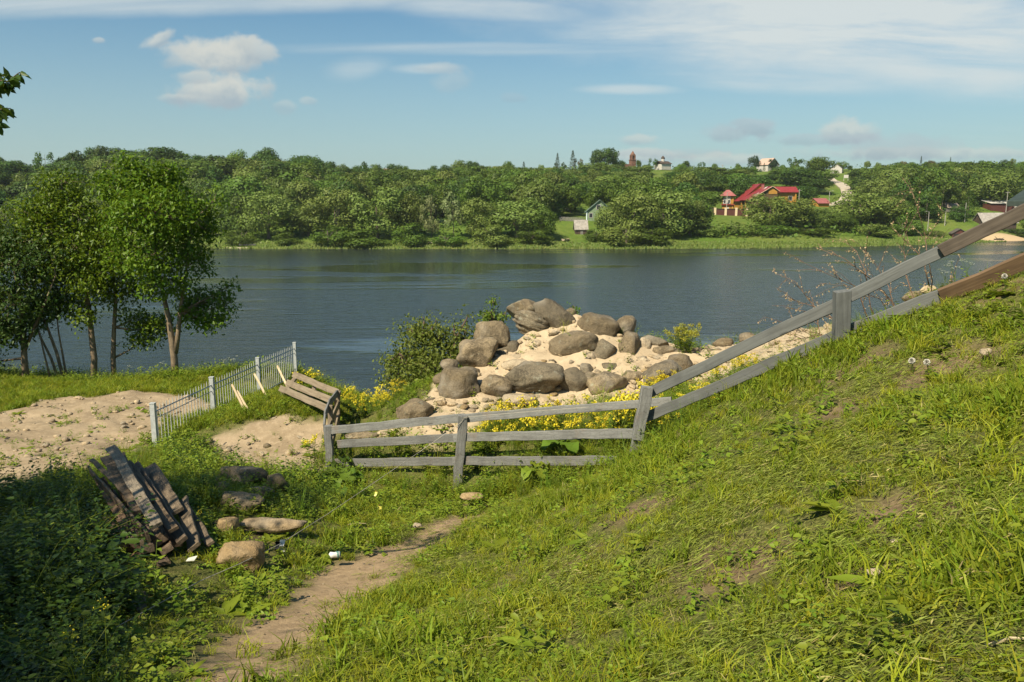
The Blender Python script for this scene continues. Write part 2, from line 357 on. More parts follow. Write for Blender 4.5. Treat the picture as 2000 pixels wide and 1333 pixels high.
def TN(x, y):
    """near ground height (absolute), vectorised"""
    x = np.atleast_1d(np.asarray(x, float)); y = np.atleast_1d(np.asarray(y, float))
    z = rbfN(np.c_[x, y])
    out = np.maximum.reduce([np.abs(x) - 13, y - 36, -3 - y, np.zeros_like(x)])
    t = smooth01(out / 8.0)
    return EYE + z * (1 - t) + base_near(x, y) * t
def tn(x, y): return float(TN(x, y)[0])
def grid_axis(lo, hi, fine_lo, fine_hi, step, grow=1.22):
    a = list(np.arange(fine_lo, fine_hi + 1e-6, step)); s = step; v = a[-1]
    while v < hi: s *= grow; v += s; a.append(v)
    s = step; v = a[0]
    while v > lo: s *= grow; v -= s; a.insert(0, v)
    return np.array(a)
def poly_px(pts): return np.array([[M(*p).x, M(*p).y] for p in pts])
def sdist(X, Y, poly):
    """signed distance to a polygon, negative inside"""
    P = np.c_[X.ravel(), Y.ravel()]; d = np.full(len(P), 1e9); ins = np.zeros(len(P), bool); n = len(poly)
    for i in range(n):
        a, b = poly[i], poly[(i + 1) % n]; e = b - a; w = P - a
        t = np.clip((w @ e) / (e @ e), 0, 1); d = np.minimum(d, np.linalg.norm(w - t[:, None] * e, axis=1))
        c = ((a[1] <= P[:, 1]) != (b[1] <= P[:, 1]))
        with np.errstate(divide='ignore', invalid='ignore'): xi = a[0] + (P[:, 1] - a[1]) * e[0] / e[1]
        ins ^= c & (P[:, 0] < xi)
    return np.where(ins, -d, d).reshape(X.shape)
PATH = [(320,1420,3.0,.13),(452,1333,3.6,.19),(556,1220,4.9,.30),(700,1120,6.6,.42),(820,1060,7.8,.34),(900,1010,9.0,.20),(990,985,9.7,.10)]
PATHW = [(M(a, b, c).x, c, d) for a, b, c, d in PATH]
def path_d(X, Y):
    best = np.full(X.shape, 9.0)
    for (x0, y0, w0), (x1, y1, w1) in zip(PATHW[:-1], PATHW[1:]):
        ex, ey = x1 - x0, y1 - y0; t = np.clip(((X - x0) * ex + (Y - y0) * ey) / (ex * ex + ey * ey), 0, 1)
        best = np.minimum(best, np.hypot(X - x0 - t * ex, Y - y0 - t * ey) - (w0 + (w1 - w0) * t))
    return best
HEAP = poly_px([(-350,960,10.2),(0,955,10.3),(150,925,11),(262,880,13.2),(300,838,14.2),(345,800,16.0),(420,795,17),(410,770,18.3),(290,768,18.8),(230,764,18.3),(110,775,17.8),(0,812,16.6),(-350,860,15)])
PIT = poly_px([(395,905,12.6),(425,855,14),(500,838,14.5),(560,815,14.8),(632,800,14.2),(640,860,12.8),(640,925,11.9),(560,935,12.2),(470,925,12.4)])
SAND = poly_px([(735,842,12.9),(785,822,12.9),(850,745,14.0),(900,700,14.8),(960,650,15.8),(1020,618,16.5),(1130,608,16.9),(1240,638,16.5),(1330,660,16),(1420,668,16),(1620,632,16.2),(1830,575,14.4),(1800,640,12.5),(1500,725,12.6),(1430,745,12.4),(1340,760,12.8),(1250,780,12.6),(1100,800,12.7),(960,825,12.4),(905,858,12.0),(860,872,12.0),(790,852,12.5)])
def vnoise(X, Y, s, seed=0.0, octv=3):
    """cheap vectorised value noise, about -1..1"""
    out = np.zeros(X.shape); amp = 1.0; tot = 0
    for o in range(octv):
        x = X * s + seed * 17.3; y = Y * s - seed * 9.1; xi = np.floor(x); yi = np.floor(y); fx = x - xi; fy = y - yi
        fx = fx * fx * (3 - 2 * fx); fy = fy * fy * (3 - 2 * fy)
        def h(a, b): v = np.sin(a * 127.1 + b * 311.7 + o * 71.7) * 43758.5453; return (v - np.floor(v)) * 2 - 1
        out += amp * ((h(xi, yi) * (1 - fx) + h(xi + 1, yi) * fx) * (1 - fy) + (h(xi, yi + 1) * (1 - fx) + h(xi + 1, yi + 1) * fx) * fy)
        tot += amp; amp *= 0.5; s *= 2.03
    return out / tot
def soils(X, Y):
    n = vnoise(X, Y, 1.6, 1, 4) * 0.35
    sand = smooth01(0.5 - (sdist(X, Y, SAND) + n) / 0.35)
    dirt = smooth01(0.5 - (np.minimum(sdist(X, Y, HEAP), sdist(X, Y, PIT)) + n) / 0.4)
    path = smooth01(0.5 - (path_d(X, Y) + n * 0.45) / 0.26)
    # worn bare patches on the mown bank
    bare = smooth01((vnoise(X, Y, 0.9, 5, 4) - 0.28) / 0.25) * (Y < 9.5) * 0.8
    for (px, py, d, r) in ((1440,1115,3.4,.26),(1380,1090,3.7,.16),(1660,690,6.6,.35),(1560,880,5.2,.26),(1640,820,5.6,.2),(1700,1130,2.7,.26),(1780,1000,3.2,.22),(1850,690,5.6,.45),(1250,1010,5.2,.3),(1080,985,8.7,.35),(920,972,9.9,.3)):
        c = M(px, py, d); bare = np.maximum(bare, smooth01(1.3 - (np.hypot((X - c.x), (Y - c.y)) + n * .4) / r))
    return sand, dirt, path, bare
def build_ground():
    xs = grid_axis(-420, 420, -12.5, 9.5, 0.10); ys = grid_axis(-160, 46, -1.0, 19.0, 0.10)
    X, Y = np.meshgrid(xs, ys); Z = TN(X.ravel(), Y.ravel()).reshape(X.shape)
    sand, dirt, path, bare = soils(X, Y)
    near = (np.abs(X) < 13) & (Y > -2) & (Y < 24)
    nz = vnoise(X, Y, 0.8, 2, 3) * 0.05 + vnoise(X, Y, 4.0, 3, 3) * 0.018
    nz += (sand * 0.75 + dirt * 0.6) * (vnoise(X, Y, 2.2, 4, 4) * 0.15 + np.abs(vnoise(X, Y, 5.0, 6, 3)) * 0.09) - path * 0.03 - bare * 0.015
    Z = Z + nz * near
    ny, nx = X.shape; V = np.c_[X.ravel(), Y.ravel(), Z.ravel()]
    idx = np.arange(nx * ny).reshape(ny, nx)
    Q = np.stack([idx[:-1, :-1], idx[:-1, 1:], idx[1:, 1:], idx[1:, :-1]], -1).reshape(-1, 4)
    fs, fd, fp = [a.ravel()[Q].mean(1) for a in (sand, dirt, path)]
    kind = np.zeros(len(Q), int); kind[fp > 0.5] = 1; kind[fd > 0.5] = 2; kind[fs > 0.5] = 3
    sub = np.c_[sand.ravel(), dirt.ravel(), path.ravel(), bare.ravel()]
    m, n, b = new_mat('ground_soil')
    at = n.add('ShaderNodeAttribute', attribute_name='soil'); sp = n.add('ShaderNodeSeparateColor', inp={0: at.outputs['Color']})
    at2 = n.add('ShaderNodeAttribute', attribute_name='bare').outputs['Fac']
    pos = n.add('ShaderNodeNewGeometry').outputs['Position']
    f1 = n.noise(pos, 1.2, 5, 0.6); f2 = n.noise(pos, 9, 6, 0.65); f3 = n.noise(pos, 55, 4, 0.7)
    turf = n.mix(n.ramp(f2, 0.3, 0.7), (0.060, 0.078, 0.014), (0.115, 0.105, 0.035)); turf = n.mix(n.ramp(f3, .50, .66), turf, (0.19, 0.19, 0.06)); turf = n.mix(n.ramp(f3, .47, .34), turf, (0.025, 0.032, 0.008))
    earth = n.mix(n.ramp(f2, 0.35, 0.65), (0.20, 0.142, 0.082), (0.12, 0.085, 0.05)); earth = n.mix(n.math('MULTIPLY', n.ramp(f3, .52, .66), .5), earth, (0.28, 0.21, 0.125))
    pth = n.mix(n.ramp(f2, 0.35, 0.65), (0.34, 0.245, 0.145), (0.25, 0.178, 0.105)); pth = n.mix(n.math('MULTIPLY', n.ramp(f3, .55, .7), .6), pth, (0.36, 0.29, 0.19))
    drt = n.mix(n.ramp(f1, 0.35, 0.65), (0.33, 0.255, 0.165), (0.25, 0.19, 0.12)); drt = n.mix(n.math('MULTIPLY', n.ramp(f2, .45, .7), .6), drt, (0.42, 0.33, 0.22)); drt = n.mix(n.math('MULTIPLY', n.ramp(f3, .52, .68), .5), drt, (0.24, 0.17, 0.10))
    snd = n.mix(n.ramp(f1, 0.35, 0.65), (0.47, 0.375, 0.25), (0.39, 0.305, 0.20)); snd = n.mix(n.math('MULTIPLY', n.ramp(f2, .48, .7), .7), snd, (0.52, 0.42, 0.285)); f4 = n.noise(pos, 3.0, 7, 0.7, 0.5); snd = n.mix(n.math('MULTIPLY', n.ramp(f4, .54, .64), .55), snd, (0.28, 0.215, 0.14)); snd = n.mix(n.math('MULTIPLY', n.ramp(f3, .55, .7), .55), snd, (0.33, 0.245, 0.15))
    c = n.mix(at2, turf, earth); c = n.mix(sp.outputs[2], c, pth); c = n.mix(sp.outputs[1], c, drt); c = n.mix(sp.outputs[0], c, snd)
    n.l.new(c, b.inputs['Base Color']); b.inputs['Roughness'].default_value = 0.95; b.inputs['Specular IOR Level'].default_value = 0.1
    bump(n, b, n.math('ADD', n.math('MULTIPLY', f2, 1.0), n.math('MULTIPLY', f3, 0.4)), 0.7, 0.03)
    for k, nm, lab in ((0, 'ground', 'grassy earth of the river bank'), (1, 'path', 'trodden bare earth path across the foot of the grass bank'),
                       (2, 'dirt_heap', 'heaped pale brown dirt and rubble by the metal fence'), (3, 'sand_mound', 'mound of pale yellow sand and lime rubble carrying the boulders')):
        q = Q[kind == k]; used = np.unique(q); mp = np.full(len(V), -1); mp[used] = np.arange(len(used))
        me = mesh_np(nm, V[used], mp[q]); ca = me.color_attributes.new('soil', 'FLOAT_COLOR', 'POINT')
        ca.data.foreach_set('color', np.c_[sub[used, :3], np.ones(len(used))].astype(np.float32).ravel())
        fa = me.attributes.new('bare', 'FLOAT', 'POINT'); fa.data.foreach_set('value', sub[used, 3].astype(np.float32))
        tag(link(nm, me, m, smooth=True), lab, kind='structure')
build_ground()

# ---- river
def build_river():
    me = mesh_np('river', [(-1500, 18, 0), (1500, 18, 0), (1500, 420, 0), (-1500, 420, 0)], [(0, 1, 2, 3)])
    m, n, b = new_mat('river_water'); pos = n.add('ShaderNodeNewGeometry').outputs['Position']
    b.inputs['Base Color'].default_value = (0.018, 0.024, 0.023, 1); b.inputs['IOR'].default_value = 1.33
    wind = n.noise(n.mapping(pos, (0.012, 0.045, 1), (2.2, .6, 0), (0, 0, 0.06)), 1.0, 5, 0.6, 0.5)
    w = n.ramp(wind, 0.38, 0.47)
    r1 = n.noise(n.mapping(pos, (0.8, 1.9, 1), rot=(0, 0, 0.12)), 1.0, 5, 0.62, 0.6)
    r2 = n.noise(n.mapping(pos, (3.0, 5.5, 1), rot=(0, 0, -0.2)), 1.0, 3, 0.6)
    r0 = n.noise(n.mapping(pos, (0.22, 0.75, 1), rot=(0, 0, 0.18)), 1.0, 3, 0.6, 0.8)
    h = n.math('ADD', n.math('ADD', r1, n.math('MULTIPLY', r0, 2.4)), n.math('MULTIPLY', r2, 0.30)); h = n.math('MULTIPLY', h, n.math('MULTIPLY_ADD', w, 0.75, 0.25))
    n.l.new(n.math('MULTIPLY_ADD', w, 0.13, 0.03), b.inputs['Roughness'])
    bump(n, b, h, 1.0, 0.065)
    tag(link('river', me, m), 'wide slate blue rippled river', kind='structure')
    bed = mesh_np('river_bed', [(-1500, 18, -2.2), (1500, 18, -2.2), (1500, 420, -2.2), (-1500, 420, -2.2)], [(0, 1, 2, 3)])
    tag(link('river_bed', bed, plain('river_mud', (0.05, 0.045, 0.03), 0.9)), kind='structure')
build_river()

# ---- far bank and hill
def bankY(x): x = np.asarray(x, float); return 222 + np.where(x > 30, np.minimum((x - 30) ** 2 * 0.0025, 60 + x * .1), 0) + np.where(x < -90, (-90 - x) * .04, 0)
FPX = [(1160,428,262),(1133,457,245),(1110,435,252),(1425,420,290),(1490,414,300),(1640,360,405),(1655,382,370),(1625,355,420),(1925,438,290),(1948,411,310),(1870,460,275),(1880,442,283),(1500,333,480),(300,352,330),(0,352,330),(150,360,300),(450,350,360),(600,355,400),(750,355,420),(900,350,430),
       (1235,330,480),(1400,335,480),(1700,337,450),(1850,335,430),(2000,335,430),(1100,337,460),(1300,332,480),(1580,345,440),(300,425,265),(600,425,270),(900,425,275),(1000,395,310),(1300,400,310),(1750,400,330),(1820,430,290),(1560,400,320),(600,390,320),(300,390,295),(1620,400,345),(-300,350,330),(2300,335,430),(1960,455,280)]
P_ = [M(*p) for p in FPX]; FP = [(p.x, p.y) for p in P_]; FZ = [p.z for p in P_]
for x in range(-420, 521, 40):
    y = float(bankY(x)); FP += [(x, y), (x, y - 22), (x, y + 9)]; FZ += [0.0, -4.5, 1.3]
for x in range(-900, 1000, 200): FP += [(x, 620), (x, 900), (x, 1600)]; FZ += [34, 33, 30]
FP += [(-800, 330), (-800, 230), (900, 400), (900, 290)]; FZ += [24, 0, 26, 0]
rbfF = RBF(FP, FZ, 6.0, 0.5)
def TF(x, y): return rbfF(np.c_[np.atleast_1d(x), np.atleast_1d(y)])
def tf(x, y): return float(TF(x, y)[0])
BEACH = np.array([[M(a, b, c).x, M(a, b, c).y] for a, b, c in ((1890,470,271),(1950,461,278),(2060,461,286),(2200,470,300),(2200,485,280),(2050,476,270),(1950,473,267))])
def build_hill():
    xs = grid_axis(-2200, 2200, -260, 330, 3.0, 1.15); ys = grid_axis(196, 3000, 210, 300, 1.5, 1.06)
    X, Y = np.meshgrid(xs, ys); Z = TF(X.ravel(), Y.ravel()).reshape(X.shape)
    Z += vnoise(X, Y, 0.12, 1, 3) * 0.35 * smooth01((Y - bankY(X) - 2) / 10)
    idx = np.arange(X.size).reshape(X.shape); Q = np.stack([idx[:-1, :-1], idx[:-1, 1:], idx[1:, 1:], idx[1:, :-1]], -1).reshape(-1, 4)
    me = mesh_np('hill', np.c_[X.ravel(), Y.ravel(), Z.ravel()], Q)
    fa = me.attributes.new('beach', 'FLOAT', 'POINT'); fa.data.foreach_set('value', smooth01(0.6 - sdist(X, Y, BEACH) / 3).ravel().astype(np.float32))
    sh = smooth01(1 - np.abs(Y - bankY(X) - 0.5) / 2.5); fb = me.attributes.new('shore', 'FLOAT', 'POINT'); fb.data.foreach_set('value', sh.ravel().astype(np.float32))
    m, n, b = new_mat('meadow'); pos = n.add('ShaderNodeNewGeometry').outputs['Position']
    f1 = n.noise(pos, 0.06, 5, 0.6); f2 = n.noise(pos, 0.6, 5, 0.65)
    c = n.mix(n.ramp(f1, 0.35, 0.65), (0.085, 0.145, 0.020), (0.13, 0.16, 0.035)); c = n.mix(n.math('MULTIPLY', n.ramp(f2, 0.4, 0.7), .6), c, (0.06, 0.10, 0.016))
    c = n.mix(n.math('MULTIPLY', n.add('ShaderNodeAttribute', attribute_name='shore').outputs['Fac'], n.ramp(f2, .3, .6)), c, (0.16, 0.15, 0.05))
    c = n.mix(n.add('ShaderNodeAttribute', attribute_name='beach').outputs['Fac'], c, (0.46, 0.34, 0.20))
    n.l.new(c, b.inputs['Base Color']); b.inputs['Roughness'].default_value = 0.95; b.inputs['Specular IOR Level'].default_value = 0.1
    bump(n, b, f2, 0.8, 0.5)
    tag(link('hill', me, m, smooth=True), 'green far bank rising to a wooded hill', kind='structure')
    # gravel road climbing the hill
    rp = [M(*p) for p in ((1612,350,440),(1625,355,420),(1640,362,405),(1652,371,388),(1656,382,370),(1650,394,352),(1630,404,335))]
    V = []; 
    for i, p in enumerate(rp):
        t = (rp[min(i + 1, len(rp) - 1)] - rp[max(i - 1, 0)]); t.z = 0; t.normalize(); s = Vector((-t.y, t.x, 0))
        for k in (-1, 1):
            q = p + s * k * 2.6; V.append((q.x, q.y, tf(q.x, q.y) + 0.45))
    b_ = MB()
    for i in range(len(rp) - 1): b_.slab([V[2 * i], V[2 * i + 1], V[2 * i + 3], V[2 * i + 2]], (0, 0, -1.2))
    tag(b_.build('road', plain('pale_gravel', (0.46, 0.40, 0.31), 0.9, scale=0.5)), 'pale gravel track climbing the far hill', kind='structure')
build_hill()

def build_haze():
    o = MB().box(-2350, 2350, -240, 3150, -7.5, 75).build('haze', None); m = bpy.data.materials.new('haze_air'); m.use_nodes = True; n = NT(m.node_tree); n.n.remove(n.n['Principled BSDF'])
    v = n.add('ShaderNodeVolumePrincipled', inp={'Color': (0.86, 0.93, 1.0, 1), 'Density': 0.00010, 'Anisotropy': 0.2}); n.l.new(v.outputs[0], n.n['Material Output'].inputs['Volume']); o.data.materials.append(m)
    tag(o, 'thin pale summer haze over the river valley', 'haze', kind='stuff')
build_haze()
# ------------------------------------------------------------------ far trees
LM = {}
LM['deep'] = leaf_mat('deep_leaf', (0.034, 0.076, 0.010), (0.060, 0.110, 0.013), 0.22, .55, .5)
LM['mid'] = leaf_mat('mid_leaf', (0.066, 0.122, 0.013), (0.102, 0.160, 0.018), 0.25, .55, .5)
LM['olive'] = leaf_mat('olive_leaf', (0.092, 0.138, 0.022), (0.128, 0.168, 0.032), 0.25)
LM['willow'] = leaf_mat('willow_leaf', (0.112, 0.168, 0.024), (0.182, 0.232, 0.050), 0.25)
LM['bright'] = leaf_mat('bright_leaf', (0.085, 0.155, 0.018), (0.130, 0.200, 0.030), 0.3)
LM['fir'] = leaf_mat('fir_needles', (0.020, 0.042, 0.014), (0.036, 0.062, 0.020), 0.08)
LM['rusty'] = leaf_mat('rusty_leaf', (0.10, 0.095, 0.035), (0.14, 0.115, 0.045), 0.2)
LM['pale'] = leaf_mat('pale_leaf', (0.115, 0.160, 0.045), (0.225, 0.25, 0.105), 0.2)

def crown_mesh(name, seed, nlobes, nleaf, size, zlo=0.22, shape='round', lobe_r=(0.14, 0.26)):
    """crown of a tree 1 high and about 1 wide: leaf-clump faces over many uneven lobes"""
    r = np.random.default_rng(seed); C = []; Rr = []
    zc = (1 + zlo) / 2; hz = (1 - zlo) / 2
    for i in range(nlobes):
        d = r.normal(size=3); d /= np.linalg.norm(d); t = r.uniform(0.45, 1.0) ** 0.6
        rad = r.uniform(*lobe_r)
        if shape == 'round': p = np.array([d[0] * t * (0.5 - rad * .6), d[1] * t * (0.5 - rad * .6), zc + d[2] * t * (hz - rad * .55)])
        elif shape == 'tall':
            z = r.uniform(zlo + .08, 0.92); w = 0.42 * sin(pi * min(1, (z - zlo) / (1.0 - zlo) * 0.85 + 0.15)) ** .7
            a = r.uniform(0, 2 * pi); q = r.uniform(.2, 1) ** .5 * w; p = np.array([cos(a) * q, sin(a) * q, z]); rad *= 0.75
        elif shape == 'bush':
            a = r.uniform(0, 2 * pi); q = r.uniform(0, 1) ** .5 * 0.42; z = r.uniform(0.05, 0.8) * (1 - (q / .5) ** 2 * .55); p = np.array([cos(a) * q, sin(a) * q, max(z, .06)])
        C.append(p); Rr.append(rad)
    C = np.array(C); Rr = np.array(Rr); asp = np.array([1, 1, 0.85])
    w = Rr ** 2; li = r.choice(nlobes, nleaf, p=w / w.sum()); d = r.normal(size=(nleaf, 3)); d /= np.linalg.norm(d, axis=1, keepdims=True)
    d[:, 2] += 0.25; d /= np.linalg.norm(d, axis=1, keepdims=True)
    P = C[li] + d * (Rr[li] * r.uniform(0.62, 1.06, nleaf))[:, None] * asp
    P[:, 2] = np.maximum(P[:, 2], zlo * 0.4 * r.uniform(.3, 1, nleaf))
    N = d + r.normal(size=(nleaf, 3)) * 0.22; N /= np.linalg.norm(N, axis=1, keepdims=True)
    D = np.cross(N, r.normal(size=(nleaf, 3)))
    L = size * r.uniform(0.6, 1.5, nleaf)
    V, Q = leaves_np(P, D, N, L, L * r.uniform(.6, .95, nleaf), 0.1, 0.06)
    return mesh_np(name, V, Q)
def fir_mesh(name, seed, nleaf=1500, size=0.04, zlo=0.12, gap=0.0):
    r = np.random.default_rng(seed); z = zlo + (1 - zlo) * r.uniform(0, 1, nleaf) ** 1.25
    tier = np.abs(((z * 13) % 1.0)); w = (1.02 - z) * 0.5 * (0.55 + 0.45 * tier) * (1 + 0.25 * np.sin(z * 40 + seed)) + .02
    a = r.uniform(0, 2 * pi, nleaf); q = w * r.uniform(0.25, 1, nleaf) ** .5
    P = np.c_[np.cos(a) * q, np.sin(a) * q, z]; D = np.c_[np.cos(a), np.sin(a), r.uniform(-.8, .1, nleaf)]; N = np.c_[r.normal(size=(nleaf, 2)) * .4, np.ones(nleaf)]
    V, Q = leaves_np(P, D, N, size * r.uniform(.7, 1.7, nleaf), size * .6, 0.2); return mesh_np(name, V, Q)
def trunk_mesh(name, h, r0, lean=0.02, fork=False):
    b = MB(); pts = [(0, 0, -0.06), (lean * .3, 0, h * .35), (lean, lean * .5, h)]
    b.tube(pts, [r0 * 1.25, r0, r0 * .45], 6)
    if fork:
        for s in (-1, 1): b.tube([(lean * .3, 0, h * .35), (s * .06, .02 * s, h * .7), (s * .16, .03, h * 1.05)], [r0 * .8, r0 * .55, r0 * .25], 5)
    me = bpy.data.meshes.new(name); me.from_pydata(b.v, [], b.f); return me
TK = trunk_mesh('trunk', 0.6, 0.022, fork=True); TKT = trunk_mesh('trunk', 0.85, 0.013)
KINDS = {}
def kind(key, mats, meshes, tk): KINDS[key] = (mats, meshes, tk)
kind('round', None, [crown_mesh('crown', 10 + i, 18 + 5 * i, 2900, 0.050, 0.12, 'round', (.13, .27)) for i in range(4)], TK)
kind('fine', None, [crown_mesh('crown', 30 + i, 26 + 4 * i, 6000, 0.034, 0.03, 'round', (.11, .23)) for i in range(4)], TK)
kind('tall', None, [crown_mesh('crown', 50 + i, 22, 2000, 0.045, 0.2, 'tall', (.14, .22)) for i in range(3)], TKT)
kind('bush', None, [crown_mesh('crown', 70 + i, 24, 3000, 0.045, 0.0, 'bush', (.13, .22)) for i in range(4)], TK)
kind('fir', None, [fir_mesh('crown', 90 + i) for i in range(2)], TKT)
kind('airy', None, [crown_mesh('crown', 110 + i, 16, 900, 0.05, 0.25, 'tall', (.10, .2)) for i in range(2)], TKT)
PROTO = {}
def proto_parts(key, var, lm, bark='bark_far'):
    k = (key, var, lm, bark)
    if k not in PROTO:
        c = KINDS[key][1][var].copy(); c.materials.clear(); c.materials.append(LM[lm])
        t = KINDS[key][2].copy(); t.materials.clear(); t.materials.append(MT[bark]); PROTO[k] = (c, t)
    return PROTO[k]
NTREE = [0]
def far_tree(x, y, h, w, key, lm, label, group=None, name='tree', base=None, bark='bark_far', cat='tree'):
    var = random.randrange(len(KINDS[key][1])); c, t = proto_parts(key, var, lm, bark)
    z = tf(x, y) if base is None else base
    o = thing(name, label, cat, (x, y, z), random.uniform(0, 6.28), group); k_ = random.uniform(.86, 1.16); o.scale = (w * k_, w / k_, h)
    cr = bpy.data.objects.new('crown', c); COL.objects.link(cr); cr.parent = o
    tr = bpy.data.objects.new('trunk', t); COL.objects.link(tr); tr.parent = o
    NTREE[0] += 1; return o
def top_tree(px, py_top, Y, wpx, key, lm, label, group=None, name='tree', bark='bark_far', cat='tree'):
    """tree whose top shows at (px, py_top) at Y metres"""
    p = M(px, py_top, Y); z = tf(p.x, Y); h = max(p.z - z, 2.0); w = wpx / F * Y
    return far_tree(p.x, Y, h, w, key, lm, label, group, name, z, bark, cat)
# -- trees and bushes of the far shore one can tell apart (top pixel, depth, width)
SHORE = [
 (520,372,236,125,'fine','willow','broad willow at the water, left of the riverside thicket'),
 (470,440,229,70,'bush','bright','bright green bush above the moored boat'),
 (455,402,238,70,'bush','mid','leafy tree behind the near left tree crowns, by the far water'),
 (560,448,229,60,'bush','mid','low bush at the far water just right of the moored boat'),
 (600,400,240,90,'fine','olive','reddish olive tree between the two big willows at left'),
 (655,362,238,110,'fine','willow','tall left half of the largest willow clump on the far shore'),
 (735,362,236,130,'fine','willow','tall rounded willow forming the middle of the far clump'),
 (640,430,228,90,'bush','mid','dark low bush in front of the largest willow'),
 (710,440,227,100,'bush','mid','spreading bush at the water under the largest willow'),
 (795,372,238,90,'fine','olive','olive willow on the right shoulder of the big clump'),
 (842,382,232,52,'tall','pale','pale silver poplar at the far water'),
 (800,425,228,80,'bush','mid','green bush left of the pale silver tree'),
 (885,377,234,60,'tall','pale','second pale silver tree with a bare white stem'),
 (870,448,227,70,'bush','mid','low bush over fallen branches by the far water'),
 (930,388,234,90,'fine','willow','willow right of the two pale silver trees'),
 (1010,385,236,120,'fine','willow','rounded willow left of the grassy gap'),
 (1060,400,234,70,'fine','mid','green tree at the left edge of the grassy gap'),
 (960,430,228,90,'bush','willow','silvery bush low on the shore below the round willow'),
 (1040,438,229,80,'bush','mid','low green bush at the left of the shed lawn'),
 (1193,396,240,76,'fine','willow','grey green willow hiding half the green cottage'),
 (1240,372,236,110,'fine','willow','left dome of the great willow right of the cottage'),
 (1300,368,238,120,'fine','willow','top dome of the great willow right of the cottage'),
 (1350,385,244,90,'fine','olive','olive right shoulder of the great willow'),
 (1225,425,230,100,'bush','willow','lower left skirt of the great willow at the water'),
 (1275,432,231,90,'bush','mid','dark overhanging bush at the far water below the great willow'),
 (1165,440,234,46,'bush','mid','small bush beside the grey roofed shed'),
 (1385,428,243,70,'bush','willow','silvery bush below the pillared wall, left'),
 (1440,425,246,90,'bush','willow','silvery bush below the pillared wall, right'),
 (1505,377,258,115,'fine','willow','willow in front of the red roofed house, left'),
 (1548,386,262,100,'fine','willow','willow in front of the red roofed house, right'),
 (1590,405,262,90,'fine','olive','olive tree in front of the small red roof'),
 (1500,436,250,110,'bush','mid','dark bush at the foot of the willows below the red house'),
 (1580,440,252,100,'bush','mid','low dark bush right of the red house at the shore'),
 (1680,370,272,115,'fine','willow','tall silver willow right of the gravel road'),
 (1640,415,262,80,'fine','mid','dark round tree below the gravel road'),
 (1740,385,274,110,'fine','willow','silver willow left of the boathouse'),
 (1700,432,258,90,'bush','willow','grey bush at the shore under the silver willow'),
 (1765,420,262,60,'bush','mid','bush on the shore behind the dead twigs'),
 (1830,446,266,50,'bush','olive','low bush just left of the boathouse'),
 (1800,330,300,90,'tall','mid','tall drooping birch with white stems left of the barns'),
 (1845,350,305,70,'tall','mid','second tall birch left of the barns'),
 (1895,372,296,66,'fir','deep','dark spruce left of the grey barn'),
 (1880,390,290,46,'bush','deep','dark low spruce thicket by the utility pole'),
 (1385,372,300,70,'round','mid','dark tree left of the small red hip roof'),
 (1350,395,280,70,'bush','mid','bush left of the pillared wall'),
 (1115,352,275,66,'round','mid','tall round tree with two pale stems behind the picket fence'),
 (1075,380,262,60,'round','mid','green tree above the left end of the picket fence'),
 (1985,440,285,40,'bush','deep','dark bush right of the grey barn'),
 (1352,325,400,80,'round','mid','tall rounded tree above the pillared wall, left of the hip roof'),(1385,345,360,70,'round','deep','dark tree behind the small red hip roof'),(1440,338,375,80,'round','mid','broad tree on the slope above the red hip roof'),
 (1478,345,372,70,'round','deep','dark tree directly behind the red log house'),(1425,352,345,60,'bush','deep','dark bush between the two red roofs'),(1560,330,390,90,'round','deep','large dark tree up the slope right of the log house'),(1595,345,378,80,'round','deep','dark tree left of the gravel road bend'),
 (1570,365,345,80,'round','deep','dark tree behind the bare pole right of the log house'),(1540,322,430,70,'round','mid','tree on the slope under the open skyline pine'),(1610,330,410,60,'round','mid','tree left of the top of the gravel road'),(1700,345,380,90,'round','mid','round tree right of the gravel road'),(1450,326,440,60,'round','mid','tree under the dark rounded skyline pine'),
 (1410,335,430,70,'round','mid','tree on the slope below the far pole'),(1520,335,440,50,'bush','olive','bush on the slope below the white hilltop house'),(1685,330,420,60,'round','deep','dark tree behind the white sign board'),
]
for a in SHORE: top_tree(*a[:6], a[6])
